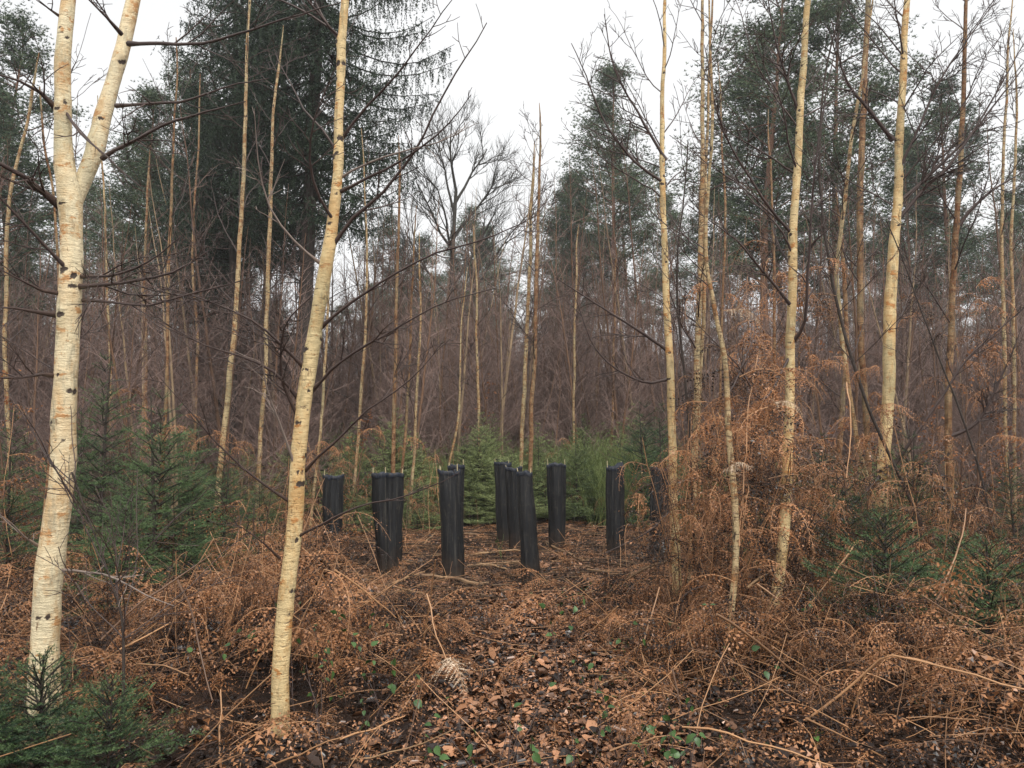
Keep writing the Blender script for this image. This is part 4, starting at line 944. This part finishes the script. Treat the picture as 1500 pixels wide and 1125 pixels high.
x, y = field(1300, (-7, 8), (3.2, 15), lambda x, y: (.6 if (abs(x - path_c(y)) < .6) else .8) * open_at(x, y)); put('bracken_litter', ['flat'], x, y, -.025 + 0 * x, rng.uniform(.35, .85, len(x)), .12, 'flattened dead fern fronds lying over the woodland floor')
def w_mid(x, y):
    if y > 7.6 and -2.9 < x < 2.7: return 0
    if not open_at(x, y): return 0
    if x < 0: return .3 if (x < -1.0 and y > 4.7) else .0
    return 1.0 if x > 1.05 + max(0, (y - 5) * .1) else 0.0
x, y = field(230, (-6, 7), (4.4, 13), w_mid); put('standing_bracken', ['mid'], x, y, 0 * x, rng.uniform(.55, 1.0, len(x)), .2, 'knee-high standing dead bracken crowding the right hand side')
bx = np.concatenate([rng.normal(-1.75, .55, 34), rng.normal(2.2, .75, 60), rng.normal(1.15, .18, 12)]); by = np.concatenate([rng.normal(5.3, .38, 34), rng.normal(4.9, .7, 60), rng.uniform(4.6, 7.2, 12)])
kp = np.array([open_at(a, b) for a, b in zip(bx, by)]); put('bracken_bank', ['mid'], bx[kp], by[kp], -.05 + 0 * bx[kp], rng.uniform(.4, .8, kp.sum()) * np.where(bx[kp] < 0, .75, 1), .35, 'raised banks of tangled dead bracken beside the path')
fx, fy = [], []
for (px, py, r_, n_) in [(410, 1045, .22, 7), (993, 872, .3, 6), (1013, 860, .3, 5), (1068, 985, .2, 5), (1118, 945, .25, 6), (62, 1062, .35, 5), (1288, 850, .4, 6), (775, 857, .25, 3), (569, 838, .3, 3)]:
    g = G(px, py)
    for q in range(n_): a = rng.uniform(0, 6.28); fx.append(g[0] + r_ * math.cos(a)); fy.append(g[1] + r_ * math.sin(a))
fx, fy = np.array(fx), np.array(fy); put('bracken_skirt', ['flat', 'low'], fx, fy, -.03 + 0 * fx, rng.uniform(.35, .6, len(fx)), .3, 'dead fern piled round the feet of the birches')
# tall bracken caught on the saplings to the right
xs, ys = [], []
for (px, d, sp_, n_) in [(1100, 6.6, .35, 10), (1150, 7.4, .4, 6), (1060, 6.2, .25, 5), (1350, 8.5, .9, 9), (1440, 7.6, .6, 7), (1200, 8.6, .6, 5), (500, 12.6, .7, 8), (130, 8.2, .9, 5), (1250, 7.0, .4, 5)]:
    for j in range(n_): p = P(px, 650, d); xs.append(p[0] + rng.normal(0, sp_)); ys.append(d + rng.normal(0, sp_))
xs, ys = np.array(xs), np.array(ys); put('tall_bracken', ['tall'], xs, ys, 0 * xs, rng.uniform(.75, 1.15, len(xs)), .12, 'chest-high russet bracken hung among the thin birches')
xs, ys, zs = [], [], []
for (px, py, d, sx, sz, n_) in [(1110, 570, 6.5, .22, .28, 36), (1080, 640, 6.0, .22, .25, 20), (1160, 570, 7.2, .25, .3, 18), (1120, 700, 6.3, .35, .2, 16), (1200, 400, 7.4, .3, .1, 5), (1100, 420, 7, .2, .1, 5), (1080, 800, 5.8, .2, .2, 8),
                                (1340, 480, 10, .8, .5, 16), (1400, 620, 9, .9, .4, 22), (500, 660, 12.5, .5, .3, 10), (240, 610, 10, .7, .3, 7), (950, 740, 10.3, .1, .2, 5), (1290, 780, 7.5, .4, .2, 10)]:
    p = P(px, py, d)
    for j in range(n_): xs.append(p[0] + rng.normal(0, sx)); ys.append(d + rng.normal(0, .35)); zs.append(max(.3, p[2] + rng.normal(0, sz)))
xs, ys, zs = map(np.array, (xs, ys, zs)); put('hung_bracken', ['hang'], xs, ys, zs - gz(xs, ys), rng.uniform(.6, 1.1, len(xs)), .3, 'dead fronds snagged high among the thin stems')
# mid distance russet undergrowth
x, y = field(420, (-20, 20), (13.5, 30), lambda x, y: .9); put('far_bracken', ['mid', 'tall'], x, y, 0 * x, rng.uniform(.6, 1.1, len(x)), .15, 'brown undergrowth of dead fern beneath the thicket')

# single fronds that stand out
for i, (px, py, d, dx, dz, L, mk, lab) in enumerate([
    (648, 980, 3.95, .12, .35, .42, 'brackenpale', 'bleached pale fern frond curling over beside the path'),
    (190, 940, 4.6, .5, .5, .30, 'bracken', 'curled brown frond near the foot of the left bank'),
    (590, 930, 5.0, -.9, .15, .40, 'bracken', 'orange frond lying left of the path below the wide guard'),
    (780, 960, 5.1, -.8, .02, .36, 'bracken', 'fallen fern frond flat on the path'),
    (1400, 985, 4.5, .15, -.2, .45, 'bracken', 'drooping frond under the broken stalk at lower right'),
    (1480, 870, 5.6, .3, -.4, .35, 'brackenpale', 'whitened fern frond at the right edge above the spruce'),
    (1255, 985, 4.7, -.3, -.4, .42, 'bracken', 'brown frond hanging from the crossing stalks at lower right'),
    (1060, 455, 6.4, .9, .1, .40, 'brackenpale', 'pale frond tip held high between sapling and curved birch'),
    (1190, 395, 6.8, .9, .2, .42, 'bracken', 'orange frond stretched high right of the curved birch'),
    (1095, 405, 6.9, -.1, -.6, .40, 'bracken', 'hanging orange frond high above the crooked sapling'),
    (1060, 690, 5.3, .3, .3, .26, 'brackenpale', 'pale curled frond on the crooked sapling'),
    (1130, 590, 6.0, .4, .1, .30, 'brackenpale', 'bleached frond against the curved yellow birch')]):
    rg = np.random.default_rng(900 + i); mb = MB(); p = P(px, py, d); t = frond(mb, rg, (0, 0, 0), (dx, -.35, dz), L, .62 if i == 0 else .45, .12 if i == 0 else .3, .6, npin=15, npn=10, stem=.08, wid=.40, pf=.13)
    o = mb.build('fern_frond', [M[mk], M['stalk']]); o.location = p; tag(o, lab, 'fern frond')

# bracken stalks that can be followed with the eye
ST = [(4.3, 4, [(1050, 900), (1110, 940), (1165, 985), (1250, 1030), (1300, 1055), (1350, 1085), (1500, 1122)], 'long orange stalk slanting down across the lower right corner'),
      (4.4, 4, [(1180, 1055), (1270, 985), (1307, 960), (1380, 978), (1430, 990), (1510, 1012)], 'orange stalk bent into a peak at lower right'),
      (4.45, 3, [(1428, 990), (1465, 970), (1510, 948)], 'short stalk branching up right from the bent stalk'),
      (4.4, 3, [(1388, 975), (1410, 948), (1428, 924)], 'stub of stalk sticking up from the bent stalk'),
      (4.35, 2.5, [(1268, 985), (1245, 1055), (1225, 1110)], 'thin stalk dropping down left from the bent stalk'),
      (4.2, 3, [(1180, 1052), (1220, 1070), (1258, 1090)], 'short stalk beneath the crossing stalks'),
      (4.1, 3, [(1273, 1098), (1300, 1115), (1330, 1135)], 'stalk leaving the picture at the bottom right'),
      (4.1, 3, [(1000, 1065), (1040, 1067), (1130, 1095), (1220, 1122)], 'pale curved stalk low right of the path'),
      (5.4, 3.5, [(1362, 902), (1385, 850), (1405, 800), (1415, 745)], 'upright curved stalk left of the right edge spruce'),
      (5.8, 3, [(1108, 855), (1155, 890), (1205, 925)], 'stalk crossing the foot of the curved birch'),
      (6.0, 4, [(1095, 861), (1118, 843), (1142, 826)], 'grey stick leaning against the curved birch'),
      (6.4, 3, [(1252, 797), (1220, 845), (1180, 893)], 'slanting stalk between curved birch and small spruce'),
      (5.2, 3.5, [(148, 938), (210, 882), (262, 845), (311, 811)], 'long straight stalk rising over the left bank'),
      (4.7, 3.5, [(260, 850), (275, 885), (292, 940), (311, 1026)], 'reddish stalk leaning down the front of the left bank'),
      (4.6, 3, [(174, 952), (215, 932), (250, 912)], 'short pale stalk lying on the left bank'),
      (4.0, 3, [(386, 1128), (440, 1103), (502, 1080)], 'golden stalk on the ground left of the bottom centre'),
      (4.1, 3, [(498, 1083), (545, 1068), (593, 1049)], 'golden stalk ending beside the bleached frond'),
      (4.0, 2.5, [(515, 1112), (570, 1103), (620, 1088), (662, 1070)], 'thin grey stick below the bleached frond'),
      (4.0, 3, [(893, 1100), (940, 1086), (1002, 1074)], 'stalk lying right of the bottom centre'),
      (4.6, 2.5, [(200, 972), (240, 975), (277, 990)], 'low stalk in the shadow under the left bank'),
      (4.3, 3.5, [(320, 1120), (322, 1070), (323, 1010)], 'broken stalk standing upright in front of left bank'),
      (5.6, 3, [(610, 985), (622, 930), (632, 870), (638, 820)], 'upright brown stalk beside the path below the middle guard'),
      (5.4, 3, [(490, 835), (540, 870), (580, 905)], 'brown stalk sloping down below the wide guard'),
      (5.3, 2.5, [(625, 870), (640, 930), (657, 975)], 'thin stalk sloping to the bleached frond'),
      (5.6, 3, [(942, 945), (955, 900), (966, 860)], 'upright tan stalk right of the path'),
      (5.9, 3, [(870, 922), (888, 905), (905, 888)], 'short stalk at the right edge of the path'),
      (4.4, 3, [(1478, 1110), (1490, 1060), (1510, 1000)], 'upright stalk at the right edge of the corner'),
      (4.5, 3, [(985, 980), (992, 1010), (998, 1045)], 'short upright orange stub right of the path'),
      (7.0, 4, [(985, 820), (940, 835), (905, 860), (870, 905)], 'arched grey stick in front of the flap-topped guard'),
      (6.2, 2, [(1240, 560), (1246, 620), (1240, 700)], 'straight tan stalk in the tall bracken'),
      (5.6, 2.2, [(1083, 800), (1090, 700), (1096, 600), (1110, 520)], 'long tan bracken stalk beside the crooked sapling'),
      (7.6, 3, [(0, 985), (20, 960), (38, 935)], 'stalk left of the thick birch foot')]
for i, (d, w, pp, lab) in enumerate(ST):
    d = d * .9 if d < 5.5 else d * .96
    rg = np.random.default_rng(1000 + i); q = np.array([P(x, y, d + .12 * j * (-1) ** i) for j, (x, y) in enumerate(pp)]); O = q[0].copy(); q = catmull(q - O, .08)
    q[1:-1] += rg.normal(0, .0035, (len(q) - 2, 3)); r = w * d / F / 2; mb = MB(); mb.tube(q, np.linspace(r, r * .6, len(q)), 6, rg.uniform(.35, .95), cap=True)
    twigs(mb, rg, q, r * .5, .16, 2.5, 0, 4, 0, .0012, 0)
    o = mb.build('bracken_stalk', M['log'] if 'grey' in lab else M['stalk'], smooth=True); o.location = O; tag(o, lab, 'stalk')
# the many thinner ones
mb = MB(); rg = np.random.default_rng(31)
x, y = field(1500, (-6, 7), (3.3, 14), lambda x, y: w_low(x, y) * .9 + .1)
for xx, yy in zip(x, y):
    a = rg.uniform(0, 6.28); q = walk(rg, (xx, yy, gz(xx, yy) + rg.uniform(0, .14)), (math.cos(a), math.sin(a), rg.choice([.05, .2, .9], p=[.5, .3, .2])), rg.uniform(.2, .75), 4, .06, -.02)
    q[:, 2] = np.maximum(q[:, 2], gz(q[:, 0], q[:, 1]) + .004); mb.tube(q, rg.uniform(.0014, .0030), 4, rg.uniform(0, 1) ** 1.8 * .9)
tag(mb.build('dead_stems', M['stalk'], smooth=True), 'tangle of thin dead fern stems and twigs over the floor', 'dead stems', kind='stuff')
# fallen leaves and fine twigs
mb = MB(); n = 52000
y = 3.2 + 11.5 * rg.uniform(size=n) ** 1.15; x = rg.uniform(-1, 1, n) * (.70 * y + .4)
m2 = 26000; y2 = 3.3 + 5 * rg.uniform(size=m2); x2 = path_c(y2) + rg.normal(0, .34, m2); x = np.concatenate([x, x2]); y = np.concatenate([y, y2])
keep = (np.abs(x - path_c(y)) < 1.4) | (rg.uniform(size=len(x)) < .7); x, y = x[keep], y[keep]; n = len(x)
c = np.stack([x, y, gz(x, y) + rg.uniform(.004, .03, n)], 1); d = rg.normal(0, 1, (n, 3)); d[:, 2] *= .22; d = norm(d)
nn = norm(rg.normal(0, .38, (n, 3)) + [0, 0, 1]); u = norm(np.cross(nn, d)); s = .012 + .048 * rg.beta(1.3, 2.2, (n, 1)) + .045 * (rg.uniform(size=(n, 1)) < .07); w_ = rg.uniform(.25, .42, (n, 1)); cu = nn * s * rg.uniform(-.1, .35, (n, 1))
V = np.stack([c, c + d * s * .35 + u * s * w_ + cu, c + d * s * .8 + u * s * w_ * .6 + cu, c + d * s, c + d * s * .8 - u * s * w_ * .6 + cu, c + d * s * .35 - u * s * w_ + cu], 1)
i = np.arange(n)[:, None] * 6
side = np.clip((np.abs(x - path_c(y)) - .6) / .6, 0, 1) * ((y < 7.4) | (np.abs(x) > 2.6)); tt = np.clip(rg.beta(1.3, 2.1, n) * (1 - .55 * side), 0, 1)
mb.add(V.reshape(-1, 3), np.vstack([i + [0, 1, 2, 3], i + [0, 3, 4, 5]]), np.repeat(tt, 6))
n = 76000; y = 3.2 + 11.0 * rg.uniform(size=n) ** 1.1; x = rg.uniform(-1, 1, n) * (.70 * y + .4)
keep = (np.abs(x - path_c(y)) < .75) | ((y > 7.4) & (np.abs(x) < 2.8)) | (rg.uniform(size=n) < .25); x, y = x[keep], y[keep]; n = len(x)
c = np.stack([x, y, gz(x, y) + rg.uniform(.006, .05, n)], 1); d = rg.normal(0, 1, (n, 3)); d[:, 2] *= .35; d = norm(d); u = norm(np.cross(d, rg.normal(0, 1, (n, 3)) + [0, 0, 1])); l = .010 + .05 * rg.beta(1.2, 3, (n, 1)); w_ = rg.uniform(.002, .007, (n, 1))
mb.add(np.stack([c - u * w_, c + u * w_, c + d * l], 1).reshape(-1, 3), np.arange(n * 3).reshape(-1, 3), np.repeat(rg.uniform(.3, 1, n), 3))
tag(mb.build('leaf_litter', M['litter']), 'brown fallen leaves covering the path and clearing', 'leaf litter', kind='stuff')
# low green growth here and there on the floor
mb = MB(); cs = []
for (px, py, sp_, n_) in [(830, 880, .18, 120), (855, 870, .15, 90), (930, 870, .25, 120), (890, 955, .22, 120), (955, 965, .25, 150), (880, 1040, .2, 120), (980, 1000, .25, 130), (520, 740, .5, 200), (940, 745, .5, 220), (1020, 740, .4, 120), (1010, 1090, .2, 100), (270, 850, .25, 130), (230, 870, .3, 200), (120, 890, .3, 100)]:
    g = G(px, py); q = g[None] + rg.normal(0, 1, (n_, 3)) * [sp_, sp_ * 1.4, 0]; q[:, 2] = gz(q[:, 0], q[:, 1]) + rg.uniform(.01, .07, n_); cs.append(q)
leaves(mb, rg, np.vstack(cs)[::3], .026, 0, .3); tag(mb.build('ground_ivy', M['bramble']), 'small green leaves creeping over the litter', 'ground cover', kind='stuff')

# ------------------------------------------------------------------ brambles
def leaf_mesh(seed):
    rg = np.random.default_rng(seed); mb = MB(); n = 7; t = np.linspace(0, 1, n); w = .33 * np.sin(np.pi * t ** .7) * (1 + .08 * (np.arange(n) % 2)); w[-1] = 0
    z = -.25 * t ** 2 + rg.normal(0, .015, n)
    V = np.concatenate([np.stack([t, w, z + .22 * w], 1), np.stack([t, 0 * t, z], 1), np.stack([t, -w, z + .22 * w], 1)]); i = np.arange(n - 1)
    mb.add(V, np.vstack([np.stack([n + i, n + i + 1, i + 1, i], 1), np.stack([2 * n + i, 2 * n + i + 1, n + i + 1, n + i], 1)]), rg.uniform(.3, .8)); return mb
lm = [leaf_mesh(i).build('leaf', M['bramble'], link=False).data for i in range(3)]; ll = leaf_mesh(9).build('leaf', M['brleaf_lt'], link=False).data
def bramble(px, py, d, n_, size, lab, light=False, arch=.3):
    rg = np.random.default_rng(int(px * 7 + py)); p = P(px, py, d); g = p.copy(); g[2] = float(gz(p[0], d)); h = max(.05, p[2] - g[2])
    root = empty('bramble', g, lab, 'bramble'); mb = MB(); tips = []
    for j in range(3):
        a = (rg.uniform(0, 6.28) if j == 0 else a + rg.normal(0, .5)); q = walk(rg, (0, 0, 0), (math.cos(a) * arch * .7, math.sin(a) * arch * .7, 1), h * (1.25 - .2 * j) + .05, 6, .12, -.04); mb.tube(q, np.linspace(.0026, .0014, 7), 5, .5); tips += [(q[k], norm(q[k] - q[k - 1])) for k in (4, 5, 6)]
    mb.build('stem', M['twig'] if not light else M['broom'], root, smooth=True)
    for j in range(n_):
        if j % 3 == 0: (q, dd), a0 = tips[rg.integers(0, len(tips))], rg.uniform(0, 6.28); o = bpy.data.objects.new('leaf', ll if light else lm[j % 3]); COL.objects.link(o); o.parent = root
        a = a0 + (-1.1, 0, 1.1)[j % 3] + rg.normal(0, .15); s = size * rg.uniform(.55, 1.2); o.location = Vector(q) + Vector((math.cos(a), math.sin(a), 0)) * .010; o.scale = (s, s, s)
        o.rotation_euler = (rg.normal(.3, .6), rg.normal(.2, .5), a)
for px, py, d, n_, lab in BR:
    bramble(px, py, d - .45, int(n_ * 2.6), .044, lab, False, .55)
for px, py, d, n_, lab in [(735, 793, 10.5, 3, 'pale green round leaf at the foot of the guard cluster'), (1063, 1015, 4.6, 0, ''), (1352, 1085, 4.2, 3, 'bright new green leaf on the corner stalk'), (1193, 1117, 3.9, 4, 'bright green sprig at the bottom right')]:
    if n_: bramble(px, py, d, n_, .05, lab, True)

# ------------------------------------------------------------------ fallen branches in the clearing
LG = [((677, 818), (765, 811), 5, 'long pale branch lying between the middle and nearest guards'), ((800, 797), (852, 824), 5, 'orange stick slanting right of the nearest guard'),
      ((618, 849), (716, 859), 8, 'mossy grey branch in front of the middle guard'), ((540, 834), (580, 838), 9, 'short broken log at the foot of the wide guard'),
      ((530, 862), (622, 873), 3.5, 'thin pale branch in front of the wide guard'), ((575, 859), (622, 842), 5, 'short dark branch between wide and middle guards'),
      ((618, 766), (652, 778), 5, 'short branch behind the wide guard'), ((677, 785), (738, 791), 5, 'dark branch running to the cluster of guards'),
      ((700, 829), (745, 839), 4, 'thin branch under the long pale one'), ((622, 799), (637, 784), 4, 'short stick tilted beside the middle guard'),
      ((684, 832), (760, 826), 4, 'dark branch just in front of the long pale one'), ((862, 772), (893, 757), 4, 'stick pointing at the flap-topped guard'),
      ((905, 748), (925, 742), 4, 'short stick behind the flap-topped guard'), ((940, 764), (985, 759), 4, 'dark stick beside the rightmost guard'),
      ((600, 790), (615, 815), 4, 'small stick right of the wide guard'), ((693, 773), (725, 762), 4, 'stick behind the long dark branch'),
      ((860, 838), (935, 842), 4, 'low branch in front of the flap-topped guard'), ((640, 905), (700, 892), 3.5, 'twig lying across the start of the path'),
      ((770, 975), (830, 945), 3.5, 'dark twig lying on the middle of the path'), ((865, 1015), (920, 993), 3.5, 'straight twig on the right of the path')]
for i, (a, b_, w, lab) in enumerate(LG):
    rg = np.random.default_rng(1200 + i); A, B = G(*a), G(*b_); k = A[1] / F * w / 2 * .72; O = A.copy(); n = 8; t = np.linspace(0, 1, n)[:, None]
    q = A + (B - A) * t; q[:, 2] = gz(q[:, 0], q[:, 1]) + k * .7 + .012; q[1:-1] += rg.normal(0, k * .5, (n - 2, 3)); q[:, 2] += .01
    mb = MB(); mb.tube(q - O, k * np.linspace(1, .7, n) * (1 + rg.normal(0, .08, n)), 8, rg.uniform(.2, .9), cap=True)
    if w > 3.6: twigs(mb, rg, q - O, k * .6, .18, 2, 0, 4, 0, .002, .02)
    o = mb.build('fallen_branch', M['log'], smooth=True); o.location = O; tag(o, lab, 'branch')
mb = MB()
for j in range(760):
    yy = rg.uniform(7.5, 14.5); xx = rg.uniform(-2.6, 3.0); a = rg.uniform(0, 6.28) if rg.uniform() < .5 else rg.normal(0, .35)
    q = walk(rg, (xx, yy, 0), (math.cos(a), math.sin(a) * .8, 0), rg.uniform(.12, .6), 4, .08, 0); r = rg.uniform(.003, .009)
    q[:, 2] = gz(q[:, 0], q[:, 1]) + r + rg.uniform(0, .05); mb.tube(q, np.linspace(r, r * .7, 5), 5, rg.uniform(0, 1), cap=False)
tag(mb.build('brushwood', M['log'], smooth=True), 'small broken brushwood strewn between the tree guards', 'brushwood', kind='stuff')

# ------------------------------------------------------------------ damp air
HAZE = 0.0010
hz = MB(); X, Y0, Y1, Z0, Z1 = 420, -8, 425, -4, 27
v = [(x_, y_, z_) for x_ in (-X, X) for y_ in (Y0, Y1) for z_ in (Z0, Z1)]
hz.add(v, [[0, 1, 3, 2], [4, 6, 7, 5], [0, 4, 5, 1], [2, 3, 7, 6], [0, 2, 6, 4], [1, 5, 7, 3]])
m = bpy.data.materials.new('damp_air'); m.use_nodes = True; nt = m.node_tree; nt.nodes.clear()
pv = nt.nodes.new('ShaderNodeVolumePrincipled'); pv.inputs['Color'].default_value = (.92, .94, .96, 1); pv.inputs['Density'].default_value = HAZE
oo = nt.nodes.new('ShaderNodeOutputMaterial'); nt.links.new(pv.outputs[0], oo.inputs['Volume'])
if HAZE: tag(hz.build('haze', m), 'thin grey winter haze between the trees', 'haze', kind='stuff')
